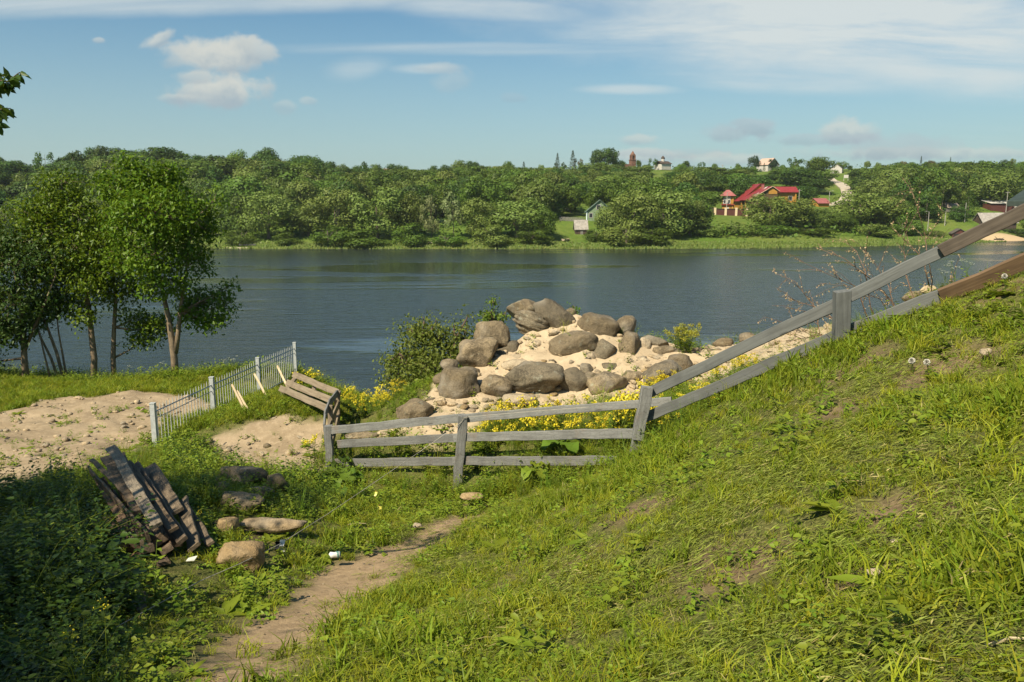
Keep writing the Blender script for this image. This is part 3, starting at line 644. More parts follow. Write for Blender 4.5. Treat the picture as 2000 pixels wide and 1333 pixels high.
# -- skyline trees that stand out
SKY_T = [
 (85,293,318,46,'airy','deep','open crowned tree standing above the left skyline'),
 (140,284,322,58,'airy','deep','tallest open tree on the left skyline'),
 (250,296,330,90,'round','deep','dark broad tree on the left skyline'),(310,289,332,110,'round','deep','broad dark oak topping the left skyline'),
 (20,314,320,90,'round','deep','dark tree on the skyline at the left edge'),
 (590,306,380,70,'round','deep','round dark tree where the left skyline steps down'),(545,308,378,60,'round','deep','dark tree just left of the skyline step'),
 (652,316,420,12,'fir','fir','thin pointed conifer on the skyline right of the step'),(709,314,425,20,'tall','deep','small poplar rising alone over the middle skyline'),
 (910,318,440,44,'round','deep','round dark tree on the middle skyline'),(1023,316,455,14,'fir','fir','lone small spruce on the skyline'),
 (1089,299,470,16,'fir','fir','narrow bluish spruce, first of the tall conifers'),(1119,294,470,20,'fir','fir','tallest spruce left of the big lime trees'),(1130,308,472,22,'airy','rusty','rusty pine beside the tallest spruce'),
 (1157,295,474,12,'fir','fir','pointed spruce at the edge of the big limes'),(1168,290,472,30,'round','deep','left of the two big limes on the hilltop'),(1189,288,472,44,'round','deep','right and larger of the two big limes on the hilltop'),(1212,312,474,22,'round','mid','small tree between the limes and the brick tower'),
 (1247,312,470,14,'round','mid','small tree right of the brick tower'),(1276,308,472,24,'airy','deep','open tree between the tower and the white church'),
 (1474,304,470,24,'round','fir','dark rounded pine left of the white hilltop house'),(1509,310,474,20,'round','fir','dark pine right of the white hilltop house'),(1493,318,468,8,'fir','fir','small spruce in front of the white hilltop house'),
 (1554,302,455,34,'airy','deep','open pine on the skyline left of the road'),(1600,306,440,60,'round','mid','leafy tree on the skyline left of the road top'),(1645,314,462,24,'round','mid','tree behind the white gable on the hill'),
 (1250,322,440,60,'round','olive','yellow green tree below the brick tower'),(1170,318,440,90,'round','olive','yellow green tree below the big limes'),
]
for a in SKY_T: top_tree(*a[:6], a[6])
# -- the rest of the wood: individual trees in depth bands, kept out of the openings
SKYL = [(-300,310),(0,310),(60,326),(110,310),(180,293),(250,288),(350,288),(400,297),(470,294),(520,296),(600,301),(650,317),(710,317),(760,322),(850,321),(905,317),(960,317),(1060,321),(1110,320),(1200,316),(1270,326),(1310,318),(1380,316),(1400,330),(1450,334),(1530,332),(1570,314),(1630,322),(1660,330),(1700,318),(1760,308),(1850,308),(2000,308),(2300,310)]
KEEP = [(1426,362,1556,398,298),(1404,372,1434,404,292),(1388,402,1470,424,288),(1144,388,1172,428,262),(1092,424,1150,462,244),(1612,348,1672,400,425),(1624,320,1648,338,455),(1644,342,1662,358,420),(1486,318,1522,334,478),(1226,296,1246,332,478),(1282,312,1306,334,478),(1906,390,1990,440,286),(1836,442,1895,474,268),(1842,392,1868,404,300),(1512,348,1548,364,385),(1580,386,1616,402,318),(1612,372,1630,402,330),(1548,368,1558,388,300),(1800,430,1900,460,275)]
def blocked(x, y, z, h, w):
    t = proj((x, y, z + h)); b = proj((x, y, z)); wp = w * F / y * .36
    for (a0, b0, a1, b1, yy) in KEEP:
        if y < yy + 4 and t[0] + wp > a0 and t[0] - wp < a1 and t[1] < b1 and b[1] > b0: return True
    return False
WOOD = {'deep': 'dark green tree', 'mid': 'mid green tree', 'olive': 'yellowish green tree', 'willow': 'silvery grey green tree', 'rusty': 'brownish tree', 'fir': 'dark pointed spruce'}
def sector(px): return ('at the left edge', 'behind the near trees', 'left of centre', 'near the centre', 'right of centre', 'round the red house', 'at the right')[int(np.searchsorted([120, 420, 760, 1060, 1340, 1650], px))]
def side(px): return 'left third' if px < 640 else ('middle' if px < 1330 else 'right third')
skx, sky_ = [a for a, b in SKYL], [b for a, b in SKYL]
def wood_band(n, Yf, frac, hr, where, px0=-260, px1=2260):
    for i in range(n):
        px = px0 + (px1 - px0) * (i + random.random()) / n; Y = Yf(px) * random.uniform(0.95, 1.05)
        p = M(px, 400, Y); x = p.x; z = tf(x, Y); h = random.uniform(*hr); w = h * random.uniform(.95, 1.45)
        ztop = M(px, np.interp(px, skx, sky_), Y).z
        if frac == 1: h = min(max(ztop - z + random.uniform(-2.2, 1.4), 5), 25); w = h * random.uniform(.75, 1.15)
        else: h = min(h, max(ztop - z - frac, 4))
        if blocked(x, Y, z, h, w): continue
        lm = random.choices(['deep', 'mid', 'olive', 'willow', 'rusty'], ([5, 2.4, .6, .3, .15] if ('hilltop' in where or 'high' in where) else [3, 3, 1.2, 1.0, .15]) if px < 900 else ([3.4, 3, .8, .7, .12] if ('hilltop' in where or 'high' in where) else [2, 3, 1.3, 1.5, .12]))[0]
        key = 'round' if random.random() < .8 else 'tall'
        if frac == 1 and px > 1650 and random.random() < .3: lm, key, w = 'fir', 'fir', h * .34
        lab = f"{'tall' if h > 12 else 'low' if h < 9 else 'middling'} {'broad' if w > h * .98 else 'narrow'} {WOOD[lm]} {where}, {sector(px)}"
        far_tree(x, Y, h, w, key, lm, lab, f'{WOOD[lm]}s {where}')
def yl(near, far_l, far_r): return lambda px: np.interp(px, [0, 450, 800, 1100, 1400, 1700, 2000], [far_l, far_l * 1.04, (far_l * .5 + far_r * .5), far_r, far_r, far_r * .97, far_r * .95])
wood_band(84, yl(0, 335, 462), 1, (10, 16), 'on the far hilltop')
wood_band(50, yl(0, 318, 430), 2.0, (12, 19), 'high on the far slope')
wood_band(48, yl(0, 300, 385), 4.0, (12, 18), 'half way up the far slope')
wood_band(46, yl(0, 280, 345), 5.0, (11, 17), 'low on the far slope')
wood_band(42, yl(0, 262, 305), 7.0, (9, 15), 'above the far shore')
wood_band(16, lambda px: 240.0, 8.0, (7, 11), 'by the far water', -260, 430)
print('far trees', NTREE[0])
WOODFILL = []
def wood_fill():
    r = random.Random(4)
    for i in range(560):
        px = r.uniform(-260, 2260); Y = r.uniform(248, 1) if False else 248 + (yl(0, 345, 480)(px) - 248) * r.random(); p = M(px, 400, Y); x = p.x
        if Y < float(bankY(x)) + 18: continue
        z = tf(x, Y); s = r.uniform(9, 15); ztop = M(px, np.interp(px, skx, sky_), Y).z; s = min(s, max(ztop - z - 2, 3.5))
        if blocked(x, Y, z, s, s): continue
        WOODFILL.append((x, Y, z, s, r.randrange(12)))
wood_fill(); print('wood fill', len(WOODFILL))

# reeds and rough grass along the far waterline
def far_reeds():
    r = np.random.default_rng(5); n = 14000; x = r.uniform(-190, 215, n); d = r.uniform(-1.2, 9, n) ** 1.0; y = bankY(x) + d; z = np.maximum(TF(x, y), -0.1)
    keep = sdist(x, y, BEACH) > 1; x, y, z = x[keep], y[keep], z[keep]; n = len(x)
    D = np.c_[r.normal(size=(n, 2)) * .25, np.ones(n)]; N = np.c_[r.normal(size=n) * .6, -np.ones(n), r.uniform(0, .6, n)]
    V, Q = leaves_np(np.c_[x, y, z - .1], D, N, r.uniform(.25, .8, n), r.uniform(.25, .6, n), 0.2)
    tag(link('shore_grass', mesh_np('shore_grass', V, Q), leaf_mat('shore_grass_leaf', (0.10, 0.155, 0.022), (0.17, 0.195, 0.05), 0.3)), 'bright rough grass and reeds along the far waterline', 'grass', kind='stuff')
far_reeds()
def far_thicket():
    """undergrowth that fills the wood floor between the trunks"""
    r = np.random.default_rng(8); n = 42000; px = r.uniform(-250, 2250, n); Y = r.uniform(238, 470, n); x = (px - 1000) / F * Y; ok = Y > bankY(x) + 12
    z = TF(x, Y); s = r.uniform(0, 1, n); pr = np.array([proj((a, b, c)) for a, b, c in zip(x, Y, z)])
    for (a0, b0, a1, b1, yy) in KEEP: ok &= ~((pr[:, 0] > a0 - 8) & (pr[:, 0] < a1 + 8) & (pr[:, 1] > b0 - 4) & (pr[:, 1] < b1 + 26) & (Y < yy + 30))
    x, Y, z = x[ok], Y[ok], z[ok]; n = len(x)
    N = rand_dirs(n, r); N[:, 2] = np.abs(N[:, 2]) + .3; D = np.cross(N, r.normal(size=(n, 3)))
    V, Q = leaves_np(np.c_[x, Y, z + r.uniform(0, 1, n) ** 1.5 * 3.0], D, N, r.uniform(.8, 1.8, n), r.uniform(.6, 1.2, n), .1)
    tag(link('undergrowth', mesh_np('undergrowth', V, Q), LM['mid']), 'bushy undergrowth covering the wooded slope between the trees', 'undergrowth', kind='stuff')
far_thicket()
# ------------------------------------------------------------------ buildings and furniture of the far shore
def roof_mat(name, c): 
    m, n, b = new_mat(name); tc = n.add('ShaderNodeTexCoord').outputs['Object']
    f = n.noise(tc, 1.2, 4); n.l.new(n.mix(n.ramp(f, .3, .7), c, tuple(x * .75 for x in c)), b.inputs['Base Color']); b.inputs['Roughness'].default_value = .5; return m
RED = roof_mat('red_metal_roof', (0.25, 0.030, 0.032)); RED2 = roof_mat('faded_red_roof', (0.34, 0.11, 0.10))
YEL = plain('yellow_log_wall', (0.42, 0.215, 0.04), .7, .1, 3); DKB = plain('dark_log_wall', (0.11, 0.075, 0.035), .8, .15, 3)
WHT = plain('white_wall', (0.48, 0.455, 0.41), .8, .05, 1); CREAM = plain('cream_brick', (0.70, 0.56, 0.36), .85, .1, 2)
BRN = plain('brown_panel', (0.105, 0.038, 0.028), .6, .1, 2); GLASS = plain('dark_glass', (0.03, 0.035, 0.04), .15, .1)
GRY = plain('grey_boards', (0.24, 0.225, 0.20), .85, .2, 2); GRYR = plain('grey_slate_roof', (0.36, 0.33, 0.29), .85, .18, 1.5); DKW = plain('dark_board_wall', (0.085, 0.06, 0.045), .85, .2, 2)
GRN = plain('green_painted_boards', (0.19, 0.26, 0.155), .75, .1, 2); GRNR = plain('green_grey_roof', (0.13, 0.19, 0.15), .6, .15, 2); BLU = plain('pale_blue_trim', (0.62, 0.72, 0.74), .6, .05)
BRICK = plain('old_red_brick', (0.22, 0.115, 0.078), .9, .2, 0.8); CONC = plain('concrete_pole', (0.34, 0.32, 0.29), .85, .1, 3); BLACK = plain('charred_timber_and_shade', (0.03, 0.026, 0.022), .9, .1)
def slab_roof(b, eave0, eave1, ridge1, ridge0, t=0.18): b.slab([eave0, eave1, ridge1, ridge0], (0, 0, t))
def gable_prism(b, x0, x1, y0, y1, z0, zr, xr):
    """solid gable body, ridge along y at x = xr"""
    i = len(b.v); b.v += [(x0, y0, z0), (x1, y0, z0), (xr, y0, zr), (x0, y1, z0), (x1, y1, z0), (xr, y1, zr)]
    b.f += [(i, i + 1, i + 2), (i + 5, i + 4, i + 3), (i, i + 3, i + 4, i + 1), (i + 1, i + 4, i + 5, i + 2), (i + 2, i + 5, i + 3, i)]
def window(root, x0, x1, y, z0, z1, fm, t=0.12):
    w = MB().box(x0, x1, y - t, y, z0, z1).build('window', fm, root)
    MB().box(x0 + .12, x1 - .12, y - t - .02, y - t + .02, z0 + .12, z1 - .12).build('pane', GLASS, w)
    return w
# red roofed log house: two stepped steep roofs and a wing
def red_house():
    p = M(1470, 414, 300); r = thing('log_house', 'large yellow log house with stepped dark red roofs on the far bank', 'house', (p.x, p.y, tf(p.x, p.y) - .2)); z0 = p.z - tf(p.x, p.y) + .2
    b = MB()   # tall back roof
    slab_roof(b, (-5.6, -3, 3.9), (-5.6, 9, 3.9), (1.45, 9, 10.1), (1.45, -3, 10.1)); slab_roof(b, (1.45, -3, 10.1), (1.45, 9, 10.1), (6.4, 9, 5.8), (6.4, -3, 5.8)); b.build('roof', RED, r)
    b = MB(); b.slab([(-4.8, -2.4, -1), (5.6, -2.4, -1), (5.6, -2.4, 6.2), (1.45, -2.4, 9.8), (-4.8, -2.4, 4.4)], (0, 10.5, 0)); b.build('wall', YEL, r)
    b = MB()   # long front wing, lower and shallower
    slab_roof(b, (-5.9, -15, 4.2), (-5.9, -2.2, 4.2), (2.2, -2.2, 8.9), (2.2, -15, 8.9)); slab_roof(b, (2.2, -15, 8.9), (2.2, -2.2, 8.9), (4.8, -2.2, 7.2), (4.8, -15, 7.2)); b.build('roof', RED, r)
    b = MB(); b.slab([(-5.0, -14.4, -1), (4.2, -14.4, -1), (4.2, -14.4, 7.4), (2.2, -14.4, 8.6), (-5.0, -14.4, 4.5)], (0, 11.8, 0)); b.build('wall', DKB, r)
    b = MB(); b.slab([(1.0, -14.55, 6.4), (4.0, -14.55, 6.4), (4.0, -14.55, 7.4), (2.2, -14.55, 8.5), (1.0, -14.55, 7.9)], (0, .1, 0)); b.build('gable_boards', YEL, r)
    b = MB(); b.tube([(-5.9, -15.05, 4.32), (2.2, -15.05, 9.05)], .09, 4); b.tube([(2.2, -15.05, 9.05), (4.8, -15.05, 7.3)], .09, 4); b.tube([(-5.65, 9.05, 4.0), (1.45, 9.05, 10.25)], .09, 4); b.build('rake_trim', CREAM, r)
    for y in (-3.4, -8.5): MB().box(-5.5, -4.9, y - .5, y, -1, 4.1).build('post', YEL, r)
    b = MB(); slab_roof(b, (3.4, -11.4, 7.0), (12.8, -11.4, 7.0), (12.8, -8, 8.9), (3.4, -8, 8.9)); slab_roof(b, (3.4, -8, 8.9), (12.8, -8, 8.9), (12.8, -4.6, 7.0), (3.4, -4.6, 7.0)); b.build('roof', RED, r)
    MB().box(4.2, 11.9, -10.4, -5.6, -1, 6.98).build('wall', YEL, r); MB().box(11.6, 12.1, -11.0, -10.5, -1, 6.95).build('post', YEL, r)
    window(r, 9.4, 10.8, -10.4, 4.2, 5.8, WHT)
    c = MB().box(.2, 1.0, -9, -8.2, 7.2, 9.9).build('chimney', RED2, r); MB().box(.1, 1.1, -9.1, -8.1, 9.9, 10.1).build('cap', RED, c)
    for u, y in ((.30, -12.5), (.40, -12.5), (.80, -10.5), (.88, -9.5)):
        x = -5.9 + 8.1 * u; z = 4.2 + 4.7 * u + .19; MB().slab([(x, y, z), (x + .9, y, z + .52), (x + .9, y + .9, z + .52), (x, y + .9, z)], (0, 0, .1)).build('skylight', WHT, r)
red_house()
def hip_tower():
    p = M(1420, 416, 296); r = thing('watch_house', 'small two storey yellow house with a red hip roof left of the log house', 'house', (p.x, p.y, tf(p.x, p.y) - .3), R(-12))
    MB().box(-1.9, 1.9, -1.9, 1.9, 0, 6.2).build('wall', YEL, r)
    b = MB(); i = len(b.v); b.v += [(-2.9, -2.9, 6.2), (2.9, -2.9, 6.2), (2.9, 2.9, 6.2), (-2.9, 2.9, 6.2), (-.5, 0, 8.4), (.5, 0, 8.4)]
    b.f += [(0, 1, 5, 4), (1, 2, 5), (2, 3, 4, 5), (3, 0, 4), (3, 2, 1, 0)]; b.build('roof', RED2, r)
    MB().box(-2.4, 2.4, -2.5, -1.9, 2.9, 3.2).build('canopy', RED, r)
    f = MB().box(-1.7, .9, -2.05, -1.9, 3.4, 6.0).build('window', WHT, r)
    for q in (-1.4, .1): MB().box(q, q + .6, -2.09, -2.0, 3.6, 4.7).build('pane', GLASS, f)
    MB().box(-.4, .5, -2.02, -1.9, 0, 2.1).build('door', WHT, r); MB().box(1.5, 2.0, -2.05, -1.6, 0, 6.1).build('corner_post', YEL, r)
hip_tower()
def pillar_wall():
    p0, p1 = M(1396, 421, 288), M(1458, 420, 288); r = thing('pillared_wall', 'brown panel wall between cream brick pillars below the red house', 'wall', (p0.x, p0.y, 0)); d = (p1.x - p0.x) / 3; z0 = M(1425, 421, 288).z - .4
    for i in range(4):
        MB().box(i * d - .38, i * d + .38, -.38, .38, z0, z0 + 3.1).build('pillar', CREAM, r)
        if i < 3:
            MB().box(i * d + .38, (i + 1) * d - .38, -.1, .1, z0, z0 + 2.5).build('panel', BRN, r); MB().box(i * d + .38, (i + 1) * d - .38, -.22, .22, z0 + 2.5, z0 + 2.75).build('coping', DKW, r)
    MB().box(-3.6, -.38, -.1, .1, z0 + .3, z0 + 3.0).build('end_panel', DKW, r)
pillar_wall()
def gable_house(name, label, cat, px, pyb, Y, w, d, hw, hr, yaw, wm, rm, over=.4, gx=0, win=(), door=None, ridge='y'):
    p = M(px, pyb, Y); r = thing(name, label, cat, (p.x, p.y, min(tf(p.x, p.y), p.z) - .2), R(yaw)); w2, d2 = w / 2, d / 2
    b = MB(); b.box(-w2, w2, -d2, d2, -1, hw); b.build('wall', wm, r); s = (hr - hw)
    if ridge == 'y':
        g = MB(); gable_prism(g, -w2 + .02, w2 - .02, -d2 + .02, d2 - .02, hw, hr, 0); g.build('gable', wm, r)
        b = MB(); k = over * s / w2
        slab_roof(b, (-w2 - over, -d2 - over, hw - k), (-w2 - over, d2 + over, hw - k), (0, d2 + over, hr), (0, -d2 - over, hr)); slab_roof(b, (0, -d2 - over, hr), (0, d2 + over, hr), (w2 + over, d2 + over, hw - k), (w2 + over, -d2 - over, hw - k)); b.build('roof', rm, r)
    else:
        g = MB(); i = len(g.v); g.v += [(-w2 + .02, -d2 + .02, hw), (-w2 + .02, d2 - .02, hw), (-w2 + .02, 0, hr), (w2 - .02, -d2 + .02, hw), (w2 - .02, d2 - .02, hw), (w2 - .02, 0, hr)]; g.f += [(0, 1, 2), (5, 4, 3), (0, 2, 5, 3), (1, 4, 5, 2), (0, 3, 4, 1)]; g.build('gable', wm, r)
        b = MB(); k = over * s / d2
        slab_roof(b, (-w2 - over, -d2 - over, hw - k), (w2 + over, -d2 - over, hw - k), (w2 + over, 0, hr), (-w2 - over, 0, hr)); slab_roof(b, (-w2 - over, 0, hr), (w2 + over, 0, hr), (w2 + over, d2 + over, hw - k), (-w2 - over, d2 + over, hw - k)); b.build('roof', rm, r)
    for (x0, x1, z0, z1) in win: window(r, x0, x1, -d2, z0, z1, WHT)
    if door: MB().box(door[0], door[1], -d2 - .06, -d2, 0, door[2]).build('door', door[3], r)
    return r
r = gable_house('cottage', 'green board cottage with a steep gable half hidden by the great willow', 'house', 1170, 427, 262, 8.4, 9, 2.8, 6.3, -4, GRN, GRNR, .55, win=((-1.1, .3, 3.4, 4.9), (-3.4, -2.2, .8, 2.3), (1.2, 2.4, .8, 2.3)))
MB().box(-4.3, -3.95, -4.75, -4.45, -1, 2.7).build('corner_board', BLU, r)
gable_house('shed', 'small dark shed with a grey board roof on the lawn by the water', 'shed', 1134, 457, 245, 3.6, 3.2, 1.9, 4.2, 3, DKW, GRYR, .35, door=(-.3, .5, 1.7, GRY), ridge='x')
gable_house('shed', 'low dark shed with a pale roof behind the pale stemmed tree', 'shed', 1099, 424, 285, 4, 3, 1.8, 2.9, 15, GRY, GRYR, .3, ridge='x')
gable_house('barn', 'long grey barn with a worn grey roof on the lawn at right', 'barn', 1942, 438, 290, 12.5, 6, 2.0, 5.0, 4, DKW, GRYR, .5, ridge='x')
def flat_barn():
    p = M(1950, 411, 312); r = thing('garage', 'dark red brown garage with a pale sloping roof behind the grey barn', 'garage', (p.x, p.y, p.z - .2), R(3))
    MB().box(-4.8, 4.8, -2.5, 2.5, -1, 2.7).build('wall', BRN, r); b = MB(); b.slab([(-5.2, -3, 2.75), (5.2, -3, 2.75), (5.2, 3, 3.9), (-5.2, 3, 3.9)], (0, 0, .16)); b.build('roof', plain('pale_roof', (.58, .55, .50), .7), r)
    MB().box(4.3, 5.1, -3.0, -2.9, .2, 2.7).build('end_panel', WHT, r)
flat_barn()
r = gable_house('boathouse', 'small red brown boathouse with a black panel as doorway shade at the far water', 'boathouse', 1871, 461, 272, 4.4, 4, 1.5, 2.9, -14, BRN, plain('dark_felt_roof', (.10, .085, .075), .9), .35)
MB().box(-1.9, 1.2, -2.06, -2.0, -.4, 1.4).build('doorway', BLACK, r)  # black slab on the front wall stands in for the shade inside
gable_house('cabin', 'cabin with a brown grey roof among the birches at right', 'house', 1856, 403, 306, 4.6, 4, 1.8, 3.2, 8, GRY, plain('brown_roof', (.33, .26, .21), .8), .4, ridge='x')
gable_house('outbuilding', 'low outbuilding with a faded red roof right of the log house', 'house', 1600, 402, 318, 5.2, 5, 1.5, 3.1, 20, YEL, RED2, .5, ridge='x')
gable_house('house', 'white hilltop house with a pale pinkish roof between the dark pines', 'house', 1499, 334, 478, 10, 8, 3.6, 7.2, 35, WHT, plain('pinkish_roof', (.50, .36, .28), .8), .5, win=((-2, -.6, 1.2, 2.6),))
gable_house('house', 'small white gabled house on the skyline by the road top', 'house', 1634, 334, 456, 6, 7, 2.5, 5.0, -25, WHT, plain('dark_roof', (.12, .11, .11), .8), .4)
gable_house('house', 'pale tile roofed house just showing over the middle treeline', 'house', 764, 348, 440, 8, 6, 3.5, 5.4, 10, CREAM, plain('salmon_roof', (.60, .36, .26), .8), .5, ridge='x')
def brick_tower():
    p = M(1235, 334, 476); z = tf(p.x, p.y); top = M(1235, 295, 476).z - z; r = thing('bell_tower', 'ruined red brick bell tower with a pointed spire on the hilltop', 'tower', (p.x, p.y, z), R(20))
    h1 = top * .48
    MB().box(-1.5, 1.5, -1.5, 1.5, 0, h1).build('base', BRICK, r); MB().box(-1.7, 1.7, -1.7, 1.7, h1, h1 + .35).build('cornice', BRICK, r)
    b = MB(); 
    for sx in (-1, 1):
        for sy in (-1, 1): b.box(sx * .95 - .35, sx * .95 + .35, sy * .95 - .35, sy * .95 + .35, h1 + .35, h1 + 3.0)
    b.box(-1.25, 1.25, -1.25, 1.25, h1 + 2.6, h1 + 3.2); b.build('belfry', BRICK, r)
    MB().tube([(0, 0, h1 + 3.2), (0, 0, h1 + 3.8), (0, 0, top)], [1.4, 1.1, .1], 8).build('spire', BRICK, r)
    MB().box(-5.5, -1.5, -1.4, 1.6, 0, h1 * .55).build('nave_ruin', BRICK, r)
brick_tower()
def church():
    p = M(1294, 336, 474); z = tf(p.x, p.y); top = M(1294, 308, 474).z - z; r = thing('church', 'small white church with a dark cupola on the hilltop', 'church', (p.x, p.y, z), R(28)); h = top * .46
    MB().box(-3.4, 3.4, -3.4, 3.4, 0, h).build('wall', WHT, r); b = MB(); slab_roof(b, (-3.9, -3.9, h), (3.9, -3.9, h), (3.9, 0, h + 1.6), (-3.9, 0, h + 1.6), .2); slab_roof(b, (-3.9, 0, h + 1.6), (3.9, 0, h + 1.6), (3.9, 3.9, h), (-3.9, 3.9, h), .2); b.build('roof', DKW, r)
    MB().tube([(0, 0, h + .5), (0, 0, h + 3.0)], [1.0, 1.0], 10).build('drum', WHT, r)
    b = MB(); b.tube([(0, 0, h + 3.0), (0, 0, h + 3.5), (0, 0, h + 4.1), (0, 0, h + 4.8)], [1.0, 1.25, .8, .12], 10); b.build('cupola', DKW, r)
    b = MB(); b.box(-.09, .09, -.06, .06, h + 4.8, top); b.box(-.45, .45, -.06, .06, top - .9, top - .72); b.build('cross', DKW, r)
church()
def sign_board():
    p = M(1652, 354, 418); z = tf(p.x, p.y); r = thing('sign_board', 'blank white sign board on two posts beside the gravel road', 'sign', (p.x, p.y, z), R(-15)); zt = M(1652, 342, 418).z - z
    MB().box(-1.1, 1.1, -.08, .08, zt - 1.6, zt).build('board', WHT, r)
    for x in (-1.0, 1.0): MB().box(x - .09, x + .09, .08, .2, -.5, zt - .2).build('post', WHT, r)
sign_board()
def picket_far():
    a, b_ = M(1093, 434, 254), M(1143, 434, 253); r = thing('picket_fence', 'grey wooden picket fence along the top of the shed lawn', 'fence', (a.x, a.y, 0)); n = 34; dx = (b_.x - a.x) / n
    for i in range(n):
        x = i * dx; z = tf(a.x + x, a.y); MB().box(x, x + dx * .72, -.02, .02, z - .2, z + 1.25 + random.uniform(-.05, .1)).build('picket', GRY, r)
    z = tf(a.x, a.y)
    for q in (.35, 1.0): MB().box(0, n * dx, .03, .08, z + q, z + q + .1).build('rail', GRY, r)
picket_far()
def pole(px, pyt, pyb, Y, label, arms=1, lamp=False, thick=.13):
    p = M(px, pyb, Y); z = min(tf(p.x, p.y), p.z); zt = M(px, pyt, Y).z; r = thing('utility_pole' if not lamp else 'street_lamp', label, 'pole' if not lamp else 'street lamp', (p.x, p.y, z)); h = zt - z
    MB().tube([(0, 0, -.5), (0, 0, h)], [thick * 1.2, thick * .8], 6).build('post', CONC, r)
    for i in range(arms): MB().box(-.9, .9, -.06, .06, h - .5 - i * .6, h - .36 - i * .6).build('crossarm', CONC, r)
    if lamp:
        for s in lamp: MB().tube([(0, 0, h - .1), (s * .7, -.2, h + .15), (s * 1.3, -.4, h + .1)], [.05, .05, .12], 5).build('lamp_head', CONC, r)
    return (p.x, p.y, zt)
pole(1619, 374, 400, 322, 'concrete street lamp with two arms right of the red house', 0, (-1, 1))
pole(1419, 376, 410, 291, 'street lamp rising in front of the red hip roofed house', 0, (1,))
P1 = pole(1560, 370, 398, 330, 'bare pole behind the right wing of the red house', 1)
P2 = pole(1965, 374, 410, 306, 'utility pole with a crossarm beside the pale roofed garage', 1)
P3 = pole(1884, 396, 432, 288, 'utility pole on the lawn left of the grey barn', 0)
P4 = pole(1845, 408, 440, 284, 'thin pole on the lawn right of the birches', 0)
P5 = pole(1812, 414, 446, 274, 'white painted lamp post on the lawn left of the boathouse', 0, (-1,))
P6 = pole(1411, 322, 336, 470, 'far pole on the open hilltop right of the church', 1, False, .2)
P7 = pole(1646, 316, 334, 465, 'pale pole beside the white gabled skyline house', 0, False, .2)
P8 = pole(1063, 352, 392, 300, 'pale stem like pole among the trees left of the cottage', 0)
def wire(a, b, label, sag=1.0):
    a, b = Vector(a), Vector(b); pts = [a.lerp(b, i / 8) - Vector((0, 0, sag * 4 * (i / 8) * (1 - i / 8))) for i in range(9)]
    tag(MB().tube(pts, .022, 4).build('power_line', BLACK), label, 'wire')
wire(P2, (P2[0] + 60, P2[1] + 5, P2[2] + 1), 'power line running right from the garage pole'); wire(P2, P3, 'power line between the garage pole and the lawn pole'); wire(P3, P4, 'power line between the two poles on the lawn')
wire(P1, (P1[0] - 120, P1[1] - 12, P1[2] - 1.0), 'long power line crossing the far slope behind the red house', 2)
def boat(px, py, Y, L, yaw, label, mat):
    p = M(px, py, Y); r = thing('rowing_boat', label, 'boat', (p.x, p.y, max(tf(p.x, p.y), 0) + .05), R(yaw)); b = MB(); n = 9; secs = []
    for i in range(n):
        t = i / (n - 1); w = .62 * sin(pi * min(1, t * .72 + .28)) ** .6 * (1 if t < .98 else .05); x = (t - .5) * L; k = .12 * (2 * t - 1) ** 2
        secs.append([(x, -w, .5 + k), (x, -w * .75, .12), (x, 0, 0 + k * .4), (x, w * .75, .12), (x, w, .5 + k), (x, w * .85, .46 + k), (x, 0, .12 + k * .4), (x, -w * .85, .46 + k)])
    for s in secs: b.v += s
    for i in range(n - 1):
        for j in range(8): k = (j + 1) % 8; b.f.append((i * 8 + j, i * 8 + k, (i + 1) * 8 + k, (i + 1) * 8 + j))
    b.f += [tuple(range(8)), tuple(reversed(range((n - 1) * 8, n * 8)))]; b.build('hull', mat, r)
    for x in (-.2 * L, .15 * L): MB().box(x - .12, x + .12, -.5, .5, .36, .42).build('seat', GRY, r)
boat(484, 484.5, 226, 4.6, 8, 'small pale boat pulled up on the bare landing at the far left shore', GRY)
boat(1106, 475, 233, 3.6, 55, 'upturned looking tan boat on the grass below the shed', plain('tan_boat', (.46, .36, .26), .7))
tag(MB().box(-3.2, 3.2, -.7, .7, -.6, .16).build('jetty', plain('pale_jetty', (.52, .44, .33), .8)), 'low pale plank jetty beside the moored boat', 'jetty'); p = M(463, 485.5, 224); bpy.data.objects['jetty'].location = (p.x, p.y, .12)
b = MB(); b.tube([(-1.8, 0, .15), (0, .1, .35), (1.6, 0, .2)], [.28, .25, .15], 6); b.tube([(-.6, 0, .3), (-1.6, .1, 1.2)], [.12, .05], 5); b.tube([(.4, 0, .3), (1.4, -.2, .8)], [.1, .04], 5)
o = b.build('driftwood', BLACK); p = M(1952, 468, 270); o.location = (p.x, p.y, tf(p.x, p.y)); tag(o, 'dark driftwood log lying on the sandy beach at right', 'log')
# fallen white branches under the shore bushes
for i, (px, py, s) in enumerate(((835, 470, 1), (880, 455, -1), (800, 450, 1))):
    p = M(px, py, 229); b = MB(); 
    for k in range(5): a = random.uniform(-.5, .5); b.tube([(0, 0, .2), (s * random.uniform(1, 2), a, random.uniform(.3, 1.2)), (s * random.uniform(3, 5), a * 2, random.uniform(.2, 2.0))], [.14, .09, .03], 5)
    o = b.build('fallen_branch', plain('bleached_wood', (.34, .29, .23), .8)); o.location = (p.x, p.y, tf(p.x, p.y)); tag(o, ('bleached fallen branches at the water under the second pale tree', 'grey dead boughs leaning right of the low shore bush', 'dead boughs sticking out of the bush left of the pale trees')[i], 'fallen branch')
